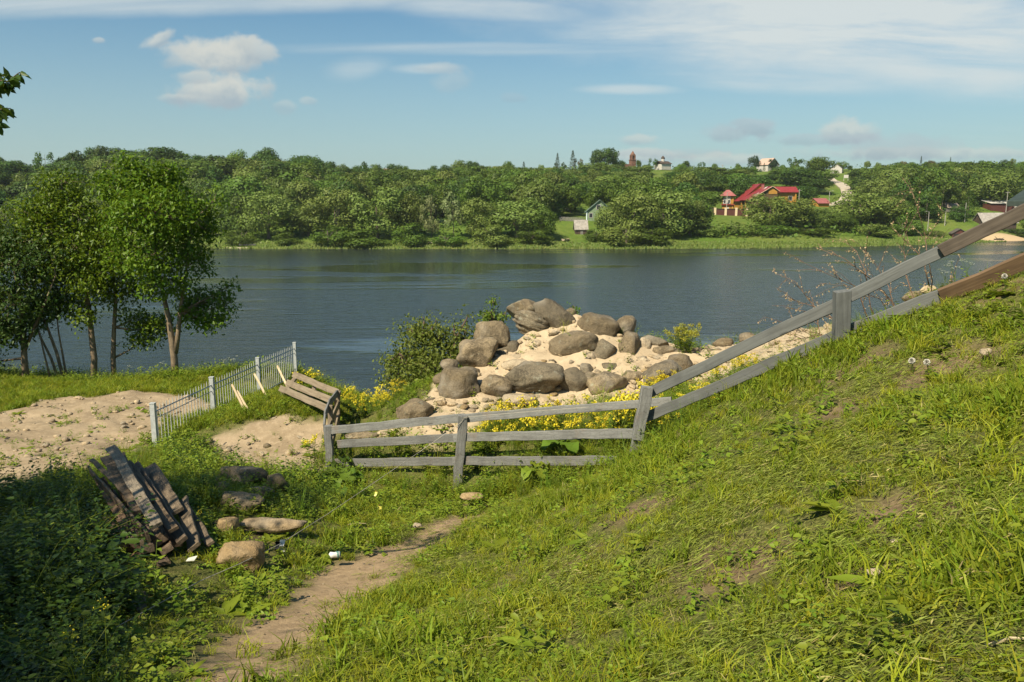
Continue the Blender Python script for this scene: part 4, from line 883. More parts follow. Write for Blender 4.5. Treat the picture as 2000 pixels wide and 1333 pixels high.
# dark green roof end of the house that stands right of the fence
def near_house():
    r = thing('house', 'dark green roof corner of a house at the right edge behind the fence', 'house', (0, 0, 0))
    b = MB(); b.slab([M(1966, 403, 20), M(2500, 416, 18), M(2500, 262, 24), M(2068, 330, 24)], (0, 0, .12)); b.build('roof', plain('dark_green_roof', (.045, .062, .052), .6), r)
    q = M(2130, 410, 20.8); MB().box(q.x, q.x + 4.5, q.y, q.y + 2.5, tn(q.x + 1, q.y + 2) - 2.5, q.z + .1).build('wall', GRY, r)
near_house()
# ------------------------------------------------------------------ boulders
def ico(sub):
    bm = bmesh.new(); bmesh.ops.create_icosphere(bm, subdivisions=sub, radius=1.0); V = np.array([v.co[:] for v in bm.verts]); Fc = np.array([[v.index for v in f.verts] for f in bm.faces]); bm.free(); return V, Fc
ICO = {k: ico(k) for k in (1, 2, 3, 4)}
def rock_mesh(name, seed, r3, sub=3, planes=12, cut=(0.70, 0.95), rough=1.35, layered=False, boxy=0.0):
    r = np.random.default_rng(seed); V, Fc = ICO[sub]; V = V.copy()
    if boxy: p = 2 + boxy * 4; V = V / ((np.abs(V) ** p).sum(1) ** (1 / p))[:, None]
    for k in range(planes):
        d = r.normal(size=3); d /= np.linalg.norm(d); o = r.uniform(*cut); t = V @ d - o; V -= np.where(t > 0, t * .88, 0)[:, None] * d
    s = r.uniform(0, 100, 3)
    N = np.array([mnoise.noise(Vector(v * 1.3 + s)) * .11 + mnoise.noise(Vector(v * 3.4 + s)) * .045 + mnoise.noise(Vector(v * 9 + s)) * .016 for v in V]) * rough
    V = V * (1 + N)[:, None]
    if layered: V[:, :2] *= (1 + .07 * np.sign(np.sin(V[:, 2:3] * 17 + V[:, 0:1] * 2)))
    return mesh_np(name, V * np.array(r3), Fc)
def boulder(label, cx, cy, w, h, Y, mat='rock', tilt=0.0, seed=None, name='boulder', depth=.85, rot=None, group=None, sub=None, layered=False, boxy=0.15, planes=13, cat='boulder', sink=0.0):
    dist = Y / F * 1.01; rx, rz = w / 2 * dist * 1.06, h / 2 * dist / .98 * 1.06; p = M(cx, cy, Y - (rx + rz) / 2 * depth * .55)
    me = rock_mesh(name, seed or (abs(hash((cx, cy))) % 9999), (rx * 1.06, (rx + rz) / 2 * depth * 1.1, rz * 1.06), sub or (4 if w > 55 else 3), planes, layered=layered, boxy=boxy)
    o = link(name, me, MT[mat], smooth=True); o.location = p - Vector((0, 0, sink)); o.rotation_euler = (0, R(tilt), R(rot if rot is not None else random.uniform(-12, 12)))
    return tag(o, label, cat, group)
YM = lambda py: float(np.interp(py, [600, 610, 650, 690, 750, 810], [16.4, 16.3, 15.6, 14.9, 13.8, 12.9]))
BL = [ # label, cx, cy, w, h, mat, tilt, opts
 ('rounded boulder crowning the mound at its top left', 1029, 607, 78, 38, 'rock', 8, dict(dy=.45)),
 ('dark layered slab boulder tilted under the top left boulder', 1034, 629, 60, 42, 'rock_grey', 14, dict(layered=True, planes=14, dy=-.1)),
 ('long dark boulder sloping down to the right at the mound top', 1083, 622, 86, 46, 'rock_grey', 33, dict()),
 ('small boulder peeping out behind the long sloping one', 1112, 618, 26, 28, 'rock', 0, dict(dy=.5)),
 ('big speckled boulder on the right of the mound top', 1172, 640, 80, 54, 'rock', 14, dict()),
 ('knobbly boulder at the right end of the mound top', 1221, 638, 40, 40, 'rock', 20, dict(dy=.15)),
 ('rounded boulder perched on the left shoulder above two others', 965, 654, 72, 56, 'rock', 6, dict(dy=-.15)),
 ('largest rounded boulder low on the left shoulder', 934, 688, 78, 56, 'rock', 0, dict()),
 ('wedge shaped dark boulder beneath the perched one', 996, 685, 48, 34, 'rock_grey', -35, dict(dy=.25)),
 ('big brown block boulder in the middle of the mound', 1120, 676, 86, 52, 'rock', -9, dict(boxy=.5)),
 ('oval grey boulder right of the big brown block', 1180, 689, 42, 44, 'rock_grey', 20, dict()),
 ('upright oblong boulder with a pale streak at mid right', 1229, 684, 40, 60, 'rock', 0, dict(boxy=.4)),
 ('largest long oval boulder in the front row', 1042, 738, 110, 56, 'rock_grey', -6, dict()),
 ('flat sided grey boulder right of the long oval one', 1119, 746, 52, 54, 'rock_grey', 25, dict(dy=.1)),
 ('round boulder wedged left of the long oval one', 968, 754, 66, 46, 'rock', 4, dict()),
 ('big dark boulder at the left end of the front row', 896, 752, 80, 56, 'rock', 0, dict(boxy=.3)),
 ('pinkish squarish block at the right of the front row', 1186, 749, 66, 50, 'rock', 0, dict(boxy=.7)),
 ('flat boulder lying behind the pinkish block', 1199, 722, 46, 26, 'rock_grey', 8, dict(dy=.2)),
 ('long pale stone half buried in the sand above the long oval boulder', 1010, 714, 58, 22, 'rock_pale', 0, dict(dy=.1)),
 ('rounded stone half buried left of the pinkish block', 1152, 742, 30, 34, 'rock', 8, dict(dy=-.05)),
 ('flat brown stone half buried right of the pinkish block', 1236, 738, 40, 26, 'rock', 6, dict()),
 ('pale lump half buried under the long sloping boulder', 1086, 656, 50, 24, 'rock_pale', 4, dict(dy=.1)),
 ('low flat stone at the foot of the front row in the middle', 1010, 782, 64, 20, 'rock_pale', 0, dict(boxy=.6)),
 ('lone rounded boulder left of the mound behind the fence', 811, 806, 74, 44, 'rock', 0, dict(boxy=.5)),
 ('rounded boulder behind the yellow flowers by the fence post', 1295, 732, 76, 48, 'rock_grey', 0, dict(Y=13.6)),
 ('smooth boulder touching the flower covered one, upper right', 1327, 712, 58, 36, 'rock', 10, dict(Y=14.2)),
 ('low flat boulder on the right crest of the mound', 1278, 668, 56, 24, 'rock_grey', 12, dict(Y=15.4)),
 ('small oval stone below the low flat boulder on the crest', 1298, 686, 40, 20, 'rock', 5, dict(Y=14.9)),
 ('round stone just right of the small oval one', 1327, 689, 30, 22, 'rock_grey', 0, dict(Y=14.9)),
 ('pale whitish boulder between the oblong one and the crest', 1260, 677, 24, 30, 'rock_pale', 0, dict()),
 ('half buried stone above the left front boulders', 878, 715, 34, 24, 'rock', 0, dict()),
 ('brown stone at the far left behind the front row', 863, 740, 32, 26, 'rock', -10, dict(dy=.2)),
 ('flat stone lying behind the left front boulder', 918, 727, 46, 18, 'rock', 4, dict(dy=.25)),
 ('pale buried stone beneath the oblong boulder', 1256, 707, 30, 20, 'rock_pale', 0, dict()),
 ('small dark stone in the weeds right of the long oval', 1144, 722, 26, 24, 'rock_grey', 0, dict()),
 ('pale small boulder under the right end of the brown block', 1152, 699, 28, 24, 'rock_pale', 20, dict()),
 ('flat thin slab lying on the sand at mid left', 1009, 698, 30, 11, 'rock_pale', -6, dict(boxy=.7)),
 ('pale stone half buried in the sand in the middle', 1042, 676, 30, 26, 'rubble', 15, dict()),
 ('small stone behind the long oval boulder', 1066, 704, 20, 11, 'rock', 0, dict(dy=.1)),
 ('small flat grey stone under the knobbly boulder', 1198, 671, 17, 10, 'rock_grey', -10, dict()),
 ('flat pale stone in the sand right of the long sloping boulder', 1140, 640, 40, 26, 'rock_pale', 10, dict(dy=.2)),
 ('dark flat boulder on the sandy crest at right', 1412, 669, 38, 16, 'rock', 0, dict(Y=15.4, boxy=.5)),
 ('rounded boulder on the sandy crest just left of the top rail', 1460, 658, 38, 18, 'rock', 0, dict(Y=15.5, boxy=.4)),
 ('flat boulder seen between the two sloping rails', 1530, 672, 38, 18, 'rock', 0, dict(Y=14.9)),
 ('brown boulder under the twigs left of the tall post', 1556, 653, 34, 18, 'rock', 0, dict(Y=15.4)),
 ('flat grey stone among the flowers behind the sloping rails', 1386, 752, 24, 14, 'rock_grey', 0, dict(Y=12.8)),
 ('brown stone seen behind the twigs right of the tall post', 1784, 580, 40, 22, 'rock', -8, dict(Y=13.6)),
 ('cream block on the crest above the dark lower rail', 1811, 566, 28, 14, 'rubble', -10, dict(Y=13.9)),
 ('upright pale stone showing between the lower fence rails', 756, 884, 13, 20, 'rock_pale', 25, dict(Y=12.5)),
 ('flat brown slab behind the left fence rails', 711, 852, 60, 16, 'rock', 0, dict(Y=12.9, boxy=.5)),
 ('large dark mossy boulder at the back of the shaded group', 473, 932, 92, 42, 'rock', 0, dict(Y=9.9)),
 ('dark boulder at the right of the shaded group', 540, 945, 46, 34, 'rock', 10, dict(Y=9.8)),
 ('dark rounded boulder at the front of the shaded group', 468, 984, 88, 46, 'rock', 0, dict(Y=8.7)),
 ('small shaded stone at the left of the shaded group', 433, 957, 34, 30, 'rock', 0, dict(Y=9.2)),
 ('shaded stone half hidden in leaves between the dark boulders', 508, 966, 50, 28, 'rock', 0, dict(Y=9.2)),
 ('tan stone beside the plank ends', 441, 1034, 46, 38, 'rock_tan', 0, dict(Y=7.7, boxy=.4)),
 ('long flat tan slab lying in the weeds', 533, 1027, 116, 28, 'rock_tan', 0, dict(Y=7.9, boxy=.75, depth=.5)),
 ('large tan rock standing alone beside the path', 466, 1090, 88, 56, 'rock_tan', 4, dict(Y=6.7, boxy=.45, planes=12)),
]
for i, (lab, cx, cy, w, h, mat, tilt, o) in enumerate(BL):
    o = dict(o); Y = o.pop('Y', None) or YM(cy); Y += o.pop('dy', 0)
    boulder(lab, cx, cy, w, h, Y, mat, tilt, seed=100 + i, rot=random.uniform(-14, 14), cat='boulder' if w > 34 else 'stone', name='boulder' if w > 34 else 'stone', **o)
# loose single stones
for lab, px, py, w, h, Y, mat in (('whitish stone lying in the grass near the top right corner of the bank', 1925, 688, 20, 16, 5.5, 'rock_pale'), ('pale stone in the cut grass low on the right', 1754, 1057, 27, 14, 2.95, 'rock_pale'), ('pinkish stone in the cut grass below the pale one', 1708, 1119, 32, 17, 2.65, 'rock_pale'),
                                ('reddish brick shard lying on the rubble pit', 511, 887, 12, 8, 13.3, 'rock_pale'), ('small pale stone beside the upper path', 816, 1027, 18, 10, 8.5, 'rock_pale'), ('flat bare stone at the path end below the fence', 918, 969, 44, 11, 10.0, 'rock_tan')):
    p = M(px, py, Y); 
    boulder(lab, px, py, w, h, Y, mat, 0, name='stone', cat='stone', sub=3)

# ------------------------------------------------------------------ boards and fences
def board(name, p0, p1, width, thick, mat, parent, up=None, off=None, warp=0.006, taper=1.0, seg=None, nail=0):
    """a sawn board from p0 to p1; width measured along 'up' (default: vertical face)"""
    p0, p1 = Vector(p0), Vector(p1); ax = p1 - p0; L = ax.length; ax.normalize()
    up = Vector(up or (0, 0, 1)); nrm = ax.cross(up).normalized(); upv = nrm.cross(ax).normalized()
    seg = seg or max(3, int(L / .18)); V = []; rnd = random.random
    bow, ph = (rnd() - .5) * .022 * min(1, L / 2), rnd() * 6
    for i in range(seg + 1):
        t = i / seg; x = (t - .5) * L; k = 1 - (1 - taper) * t; dw = (rnd() - .5) * warp * 2 + bow * sin(pi * t) + .003 * sin(t * 9 + ph); dt = (rnd() - .5) * warp; w, th = width / 2 * k, thick / 2; c = min(.006, th * .3)
        e = (0.012 * (rnd() - .5)) if i in (0, seg) else 0
        V += [(x + e, -th + c + dt, -w + dw), (x + e, -th + dt, -w + c + dw), (x - e, -th + dt, w - c + dw), (x - e, -th + c + dt, w + dw), (x - e, th - c + dt, w + dw), (x - e, th + dt, w - c + dw), (x + e, th + dt, -w + c + dw), (x + e, th - c + dt, -w + dw)]
    Fc = []
    for i in range(seg):
        for j in range(8): k = (j + 1) % 8; Fc.append((i * 8 + j, i * 8 + k, (i + 1) * 8 + k, (i + 1) * 8 + j))
    Fc += [tuple(reversed(range(8))), tuple(range(seg * 8, seg * 8 + 8))]
    me = bpy.data.meshes.new(name); me.from_pydata(V, [], [tuple(reversed(f)) for f in Fc]); me.update()
    o = link(name, me, MT[mat] if isinstance(mat, str) else mat, parent)
    mw = Matrix.Translation((p0 + p1) / 2) @ Matrix((ax, nrm, upv)).transposed().to_4x4()
    if off is not None: mw = Matrix.Translation(-Vector(off)) @ mw
    o.matrix_basis = mw
    if nail:
        b = MB()
        for s in (-1, 1):
            for q in (-.25, .25): b.tube([(s * (L / 2 - .07), -thick / 2 - .003, q * width), (s * (L / 2 - .07), -thick / 2 + .004, q * width)], .006, 5)
        b.build('nail', BLACK, o)
    return o
def wooden_fence():
    org = M(900, 945, 11); r = thing('wooden_fence', 'grey painted board fence running along the bank and climbing to the right', 'fence', org)
    def post(t, b, w, th, mat='grey_wood', up=(0, -.2, 1), Yt=None):
        board('post', b, t, w, th, mat, r, up=(1, 0, 0), off=org)
    post(M(641, 832, 12.0), M(645, 940, 12.05), .115, .10)
    post(M(905, 812, 10.95), M(893, 962, 11.0), .135, .10)
    post(M(1265, 756, 9.2), M(1245, 858, 9.22), .135, .09); post(M(1252, 826, 9.24), M(1233, 918, 9.3), .125, .08, 'grey_wood')
    post(M(1645, 569, 7.6), M(1642, 690, 7.66), .142, .11, 'grey_paint')
    post(M(2200, 300, 6.86), M(2200, 480, 6.9), .14, .11, 'rail_brown')
    W = .125
    board('rail', M(646, 841, 11.98), M(908, 816, 11.04), W, .03, 'grey_wood', r, off=org, nail=1); board('rail', M(893, 818, 11.07), M(1312, 783, 9.55), W, .03, 'grey_wood', r, off=org, nail=1, taper=.8)
    board('rail', M(660, 868, 12.0), M(898, 855, 11.08), W, .03, 'grey_wood', r, off=org, nail=1); board('rail', M(886, 856, 11.1), M(1240, 847, 9.35), W * .98, .03, 'grey_wood', r, off=org, nail=1)
    board('rail', M(655, 905, 12.0), M(897, 901, 11.09), W, .03, 'grey_wood', r, off=org, nail=1); board('rail', M(885, 901, 11.11), M(1206, 901, 9.62), W, .03, 'grey_wood', r, off=org, nail=1)
    board('rail', M(1268, 768, 9.32), M(1640, 592, 7.76), .125, .04, 'grey_paint', r, off=org, nail=1); board('rail', M(1258, 817, 9.36), M(1636, 656, 7.8), .125, .04, 'grey_paint', r, off=org, nail=1)
    board('rail', M(1648, 585, 7.72), M(1856, 482, 7.45), .118, .04, 'grey_paint', r, off=org, nail=1)
    o = board('rail', M(1838, 492, 7.41), M(2230, 303, 6.9), .125, .045, 'rail_brown', r, off=org); o['label'] = 'unpainted dark brown upper rail'
    board('rail', M(1640, 655, 7.74), M(1850, 573, 7.38), .13, .04, 'grey_paint', r, off=org)
    o = board('rail', M(1836, 580, 7.36), M(2230, 414, 6.8), .15, .04, 'orange_wood', r, off=org, up=(0, -.3, 1)); o['label'] = 'unpainted orange brown lower rail'
    # bent side bay running away from the left corner post, seen nearly edge on
    for i, (pts) in enumerate((((633, 836, 12.1), (635, 810, 12.9), (644, 786, 13.6), (659, 768, 14.3)), ((636, 868, 12.1), (641, 842, 12.9), (650, 815, 13.6), (661, 789, 14.3)), ((640, 903, 12.1), (646, 876, 12.9), (654, 846, 13.6), (661, 813, 14.3)))):
        for a, b_ in zip(pts[:-1], pts[1:]): board('rail', M(*a), M(*b_), W, .03, 'grey_wood' if i == 0 else 'bare_wood', r, off=org, warp=.002)
    board('post', M(658, 832, 14.3), M(660, 764, 14.3), .10, .06, 'bare_wood', r, up=(1, 0, 0), off=org); board('post', M(644, 862, 13.3), M(646, 792, 13.3), .08, .06, 'bare_wood', r, up=(1, 0, 0), off=org)
wooden_fence()
def fallen_panel():
    org = M(605, 775, 15); r = thing('fence_panel', 'weathered three board fence panel leaning over in the grass behind the left corner', 'fence', org)
    for a, b_ in (((573, 731, 16.3), (661, 768, 14.5)), ((560, 747, 16.0), (650, 783, 14.2)), ((547, 758, 15.7), (641, 799, 13.95))):
        board('rail', M(*a), M(*b_), .125, .03, 'bare_wood', r, up=(.1, .55, .8), off=org, nail=1)
    for a, b_ in (((577, 734, 16.4), (547, 772, 15.75)), ((613, 753, 15.5), (600, 790, 14.95))): board('post', M(*a) + Vector((0, .07, -.04)), M(*b_) + Vector((0, .07, -.04)), .08, .05, 'bare_wood', r, up=(1, .3, 0), off=org)
fallen_panel()
def metal_fence():
    tops = [M(298, 789, 13.8), M(413, 738, 16.4), M(503, 700, 19.2), M(575, 670, 22.0)]; org = tops[0]; r = thing('picket_fence', 'silver grey metal picket fence with pointed bars beside the dirt heap', 'fence', org); H = .98
    for p in tops:
        b = MB(); b.box(p.x - .042, p.x + .042, p.y - .042, p.y + .042, p.z - H - .3, p.z); po = b.build('post', MT['galv'], r, off=org)
        MB().box(p.x - .047, p.x + .047, p.y - .047, p.y + .047, p.z, p.z + .018).build('cap', MT['galv'], po, off=org)
    for a, c in zip(tops[:-1], tops[1:]):
        d = c - a; u = Vector((d.x, d.y, 0)).normalized()
        for h, t in ((.16, .016), (.285, .010), (H - .08, .012)):
            q0, q1 = a + u * .04 - Vector((0, 0, h)), c - u * .04 - Vector((0, 0, h)); MB().tube([q0, q1], t, 4).build('rail', MT['galv'], r, off=org)
        n = 20
        for i in range(1, n):
            q = a.lerp(c, i / n); top = q.z - .03 - .02 * (i % 2); MB().tube([(q.x, q.y, q.z - H + .06), (q.x, q.y, top - .05), (q.x, q.y, top)], [.0078, .0078, .002], 4).build('picket', MT['galv'], r, off=org)
metal_fence()
def stand(label, segs):
    pts = [[M(*p) for p in s] for s in segs]; org = pts[0][-1]; r = thing('timber_stand', label, 'timber', org)
    for i, (a, b_) in enumerate(pts): board('pole' if i == 0 else 'foot', a, b_, .045, .035, 'pale_timber', r, off=org, up=(.3, -.5, 1), warp=.002)
stand('short pair of pale timber poles leaning at the left of the three', [((453, 752, 15.5), (478, 802, 15.1)), ((463, 764, 15.45), (484, 800, 15.1))])
stand('long pale timber pole leaning on the metal fence, middle of the three', [((497, 731, 16.8), (529, 792, 15.6)), ((523, 782, 15.7), (521, 799, 15.5)), ((478, 806, 15.2), (524, 789, 15.7))])
stand('pale timber pole on four splayed cross feet beside the fallen panel', [((542, 716, 17.2), (573, 781, 15.8)), ((573, 780, 15.75), (532, 797, 15.2)), ((572, 780, 15.8), (599, 786, 15.6)), ((553, 774, 16.0), (575, 780, 15.75)), ((563, 777, 15.9), (534, 793, 15.3)), ((587, 783, 15.7), (566, 794, 15.3))])
# ------------------------------------------------------------------ plank heap
PL = [ # label, far end, near end, width, thick, mat, up, roll
 ('cracked silver grey plank lying on top of the heap', (224,882,8.5),(302,1029,6.42), .145,.06,'silver_plank',(0,-.35,.9)),
 ('broad dark plank just left of the silver one', (204,894,8.6),(268,1000,6.9), .15,.05,'dark_plank',(.1,-.3,.9)),
 ('narrow plank standing on edge at the left of the heap', (170,924,8.4),(288,1043,6.45), .15,.045,'dark_plank',(.9,.2,.25)),
 ('rust brown beam under the edge standing plank', (205,1010,7.7),(262,1066,6.5), .17,.07,'rust_plank',(.75,.3,.6)),
 ('dark plank just right of the silver one', (254,906,8.4),(333,1037,6.5), .12,.05,'dark_plank',(-.05,-.3,.9)),
 ('long brown plank third from the right', (272,908,8.5),(362,1060,6.5), .13,.05,'brown_wood',(-.2,-.3,.9)),
 ('broad faded plank at the back right of the heap', (292,915,8.6),(350,1000,7.2), .19,.05,'tan_plank',(-.3,-.3,.9)),
 ('pale tan plank low at the right front', (352,984,7.6),(383,1066,6.55), .16,.05,'tan_plank',(-.35,-.4,.9)),
 ('narrow tan plank at the far right of the heap', (358,978,7.8),(410,1062,6.7), .10,.05,'tan_plank',(-.3,-.2,.9)),
 ('thin batten lying along the left of the heap', (176,897,8.6),(272,988,7.0), .06,.04,'brown_wood',(0,-.3,.9)),
 ('thin dark batten leaning at the back of the heap', (240,893,8.7),(300,985,7.1), .07,.04,'dark_plank',(0,-.3,.9)),
 ('brown block end in the middle of the lowest row', (262,1010,7.8),(291,1075,6.4), .15,.09,'brown_wood',(.15,-.3,.9)),
 ('brown block end at the right of the lowest row', (300,1020,7.8),(325,1076,6.45), .15,.075,'brown_wood',(-.3,-.25,.9)),
 ('small block end lowest at the left of the heap', (252,1040,7.4),(274,1092,6.3), .13,.07,'rust_plank',(-.35,-.25,.9)),
 ('upright scrap end beside the rust brown beam', (262,1020,7.6),(274,1066,6.42), .09,.05,'tan_plank',(.8,.2,.5)),
 ('dark broad plank low at the left side of the heap', (185,1010,7.9),(232,1068,6.5), .20,.06,'dark_plank',(.2,-.3,.9)),
 ('dark plank end buried under the front of the heap', (300,1060,7.4),(318,1098,6.25), .14,.05,'dark_plank',(0,-.2,.9)),
 ('short board lying flat in the weeds below the heap', (266,1143,6.0),(284,1198,5.25), .105,.03,'tan_plank',(-.1,-.2,.95)),
]
RP = random.Random(12)
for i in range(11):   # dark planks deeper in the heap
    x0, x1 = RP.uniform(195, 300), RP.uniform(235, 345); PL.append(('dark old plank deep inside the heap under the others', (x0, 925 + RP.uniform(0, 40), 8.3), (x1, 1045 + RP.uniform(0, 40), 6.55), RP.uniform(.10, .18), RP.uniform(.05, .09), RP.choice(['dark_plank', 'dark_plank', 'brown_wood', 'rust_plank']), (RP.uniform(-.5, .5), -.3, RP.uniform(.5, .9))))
for lab, a, b_, w, t, m, up in PL:
    up = tuple(q + RP.uniform(-.16, .16) for q in up)
    a, b_ = M(*a), M(*b_); ax = (b_ - a).normalized(); n = Vector(up); n = (n - ax * n.dot(ax)).normalized()
    o = board('plank', a + Vector((RP.uniform(-.05, .05), 0, RP.uniform(-.03, .05))), b_ + Vector((RP.uniform(-.03, .03), 0, RP.uniform(-.02, .02))), w * RP.uniform(.66, .88), t * RP.uniform(.5, .8), m, None, up=ax.cross(n) * -1, warp=.008, taper=RP.uniform(.85, 1)); tag(o, lab, 'plank', 'old planks heaped at the edge of the nettles')
# ------------------------------------------------------------------ small things: cord, markers, litter, dandelions
def cord():
    pts = [(1150, 797, 9.9), (1030, 806, 10.3), (906, 817, 10.88), (902, 826, 10.9), (820, 884, 10.7), (708, 960, 9.2), (640, 1006, 8.2), (545, 1066, 7.05), (470, 1103, 6.3), (390, 1138, 5.75), (285, 1196, 5.1), (220, 1232, 4.7), (110, 1284, 4.1), (0, 1330, 3.6), (-150, 1390, 3.1)]
    b = MB(); b.tube([M(*p) + Vector((0, 0, .01)) for p in pts], .0035, 5); tag(b.build('cord', plain('pale_cord', (.42, .39, .32), .8)), 'thin pale cord stretched from the fence across the weeds', 'cord')
cord()
def ribbon(label, px, py, Y, h, w, mats, yaw):
    p = M(px, py, Y); r = thing('marker_ribbon', label, 'ribbon', p, R(yaw))
    for i, m in enumerate(mats):
        x0 = (i - len(mats) / 2) * w; b = MB(); n = 5; P = [(x0 + w * .5 + .012 * sin(k * 1.3 + i), .02 * sin(k * 1.7 + i), -h * k / n) for k in range(n + 1)]
        for k in range(n):
            (xa, ya, za), (xb, yb, zb) = P[k], P[k + 1]; q = w * .5 * (1 - .12 * k); b.slab([(xa - q, ya, za), (xa + q, ya - .01, za), (xb + q, yb - .01, zb), (xb - q, yb, zb)], (0, .002, 0))
        b.build('strip', m, r)
BLKP = plain('black_film', (.02, .02, .022), .4); WHTP = plain('white_film', (.75, .75, .70), .4); YELP = plain('yellow_film', (.70, .62, .12), .45)
ribbon('black and white marker ribbon hanging on the cord', 545, 1057, 7.1, .11, .045, (BLKP, WHTP), 25); ribbon('yellow marker ribbon on the cord, upper of two', 733, 958, 9.25, .11, .03, (YELP,), 10); ribbon('yellow marker ribbon lying lower beside the cord', 741, 985, 9.2, .10, .035, (YELP,), 60)
def can():
    p = M(655, 1088, 7.05); r = thing('crushed_can', 'crushed white and green drink can lying on the path edge', 'can', p + Vector((0, 0, .02)), R(20)); b = MB(); b.tube([(-.05, 0, 0), (-.044, 0, .004), (-.01, 0, 0), (.02, .004, -.004), (.044, 0, 0)], [.018, .03, .026, .03, .028], 10); b.build('body', WHTP, r, True)
    MB().tube([(.01, .001, -.003), (.03, .004, -.003), (.05, 0, 0)], [.0312, .0318, .024], 10).build('green_band', plain('green_print', (.10, .22, .19), .4), r, True)
can()
b = MB(); b.slab([(-.04, -.02, 0), (.035, -.03, .01), (.045, .02, .03), (0, .035, .015), (-.035, .02, .01)], (0, 0, .003)); o = b.build('plastic_scrap', plain('clear_film', (.55, .56, .50), .2)); o.location = M(375, 1108, 6.3) + Vector((0, 0, .06)); tag(o, 'crumpled clear plastic scrap in the weeds by the planks', 'litter')
def dandelion(label, px, py, Y):
    p = M(px, py, Y); z = tn(p.x, p.y); r = thing('dandelion', label, 'dandelion', (p.x, p.y, z)); h = max(p.z - z, .08); MB().tube([(0.02, 0, 0), (.01, 0, h * .5), (0, 0, h)], .003, 5).build('stem', LM['mid'], r)
    d = rand_dirs(420); N = rand_dirs(420); V, Q = leaves_np(np.tile([0, 0, h], (420, 1)) + d * .008, d, N, .017, .013); link('seed_head', mesh_np('seed_head', V, Q), plain('seed_fluff', (.70, .67, .58), .9), r)
dandelion('dandelion seed head in the grass left of the bare patch', 1781, 705, 5.7); dandelion('smaller dandelion seed head right beside the first', 1810, 713, 5.6); dandelion('dandelion clock high on the bank by the brown rail', 1962, 540, 6.9)
# ------------------------------------------------------------------ scattered ground cover (geometry nodes instances)
NG_CACHE = {}
def scatter_group(col):
    ng = bpy.data.node_groups.new('scatter_' + col.name, 'GeometryNodeTree'); ng.interface.new_socket('Geometry', in_out='INPUT', socket_type='NodeSocketGeometry'); ng.interface.new_socket('Geometry', in_out='OUTPUT', socket_type='NodeSocketGeometry')
    n, l = ng.nodes, ng.links; gi, go = n.new('NodeGroupInput'), n.new('NodeGroupOutput'); ci = n.new('GeometryNodeCollectionInfo'); ci.inputs['Collection'].default_value = col
    ci.inputs['Separate Children'].default_value = True; ci.inputs['Reset Children'].default_value = True
    ip = n.new('GeometryNodeInstanceOnPoints'); ip.inputs['Pick Instance'].default_value = True
    def attr(nm, t): a = n.new('GeometryNodeInputNamedAttribute'); a.data_type = t; a.inputs['Name'].default_value = nm; return [o for o in a.outputs if o.enabled and o.name == 'Attribute'][0]
    er = n.new('FunctionNodeEulerToRotation'); l.new(attr('rot', 'FLOAT_VECTOR'), er.inputs[0])
    l.new(gi.outputs[0], ip.inputs['Points']); l.new(ci.outputs[0], ip.inputs['Instance']); l.new(attr('pick', 'INT'), ip.inputs['Instance Index']); l.new(er.outputs[0], ip.inputs['Rotation']); l.new(attr('size', 'FLOAT'), ip.inputs['Scale'])
    l.new(ip.outputs[0], go.inputs[0]); return ng
def clump_collection(name, meshes):
    col = bpy.data.collections.new(name)
    for i, (me, mat) in enumerate(meshes):
        me.materials.clear(); me.materials.append(mat); o = bpy.data.objects.new(f'clump_{i:02d}', me); col.objects.link(o)
    return col
def scatter(name, label, cat, X, Y, Z, col, pick, size, normal=None, r=rng):
    n = len(X); me = bpy.data.meshes.new(name); me.vertices.add(n); me.vertices.foreach_set('co', np.c_[X, Y, Z].astype(np.float32).ravel())
    if normal is None: rot = np.c_[r.normal(size=(n, 2)) * .08, r.uniform(0, 6.283, n)]
    else:
        # spin about z, then tilt z to the surface normal
        rot = np.empty((n, 3))
        for i in range(n):
            q = Vector((0, 0, 1)).rotation_difference(Vector(normal[i])); e = (q.to_matrix() @ Matrix.Rotation(random.uniform(0, 6.283), 3, 'Z')).to_euler(); rot[i] = e[:]
    a = me.attributes.new('rot', 'FLOAT_VECTOR', 'POINT'); a.data.foreach_set('vector', rot.astype(np.float32).ravel())
    a = me.attributes.new('size', 'FLOAT', 'POINT'); a.data.foreach_set('value', np.asarray(size, np.float32))
    a = me.attributes.new('pick', 'INT', 'POINT'); a.data.foreach_set('value', np.asarray(pick, np.int32))
    o = link(name, me); md = o.modifiers.new('scatter', 'NODES'); md.node_group = scatter_group(col)
    return tag(o, label, cat, kind='stuff')
def blades(n, hr, wr, spread, lean, seed, curl=.35):
    r = np.random.default_rng(seed); a = r.uniform(0, 6.283, n); q = spread * r.uniform(0, 1, n) ** .5; b = np.c_[np.cos(a) * q, np.sin(a) * q, np.zeros(n)]
    h = r.uniform(*hr, n); w = r.uniform(*wr, n); d = r.normal(size=(n, 2)) * lean; s = rand_dirs(n, r); s[:, 2] = 0; s /= np.linalg.norm(s, axis=1, keepdims=True)
    m1 = b + np.c_[d * h[:, None] * .35, h * .5]; t = b + np.c_[d * h[:, None] * (1 + curl), h * (1 - .25 * np.hypot(d[:, 0], d[:, 1]))]
    V = np.empty((n, 5, 3)); V[:, 0] = b - s * w[:, None] / 2; V[:, 1] = b + s * w[:, None] / 2; V[:, 2] = m1 + s * w[:, None] * .42; V[:, 3] = m1 - s * w[:, None] * .42; V[:, 4] = t
    me = bpy.data.meshes.new('blades'); fs = []
    for i in range(n): k = i * 5; fs += [(k, k + 1, k + 2, k + 3), (k + 3, k + 2, k + 4)]
    me.from_pydata(V.reshape(-1, 3).tolist(), [], fs); return me
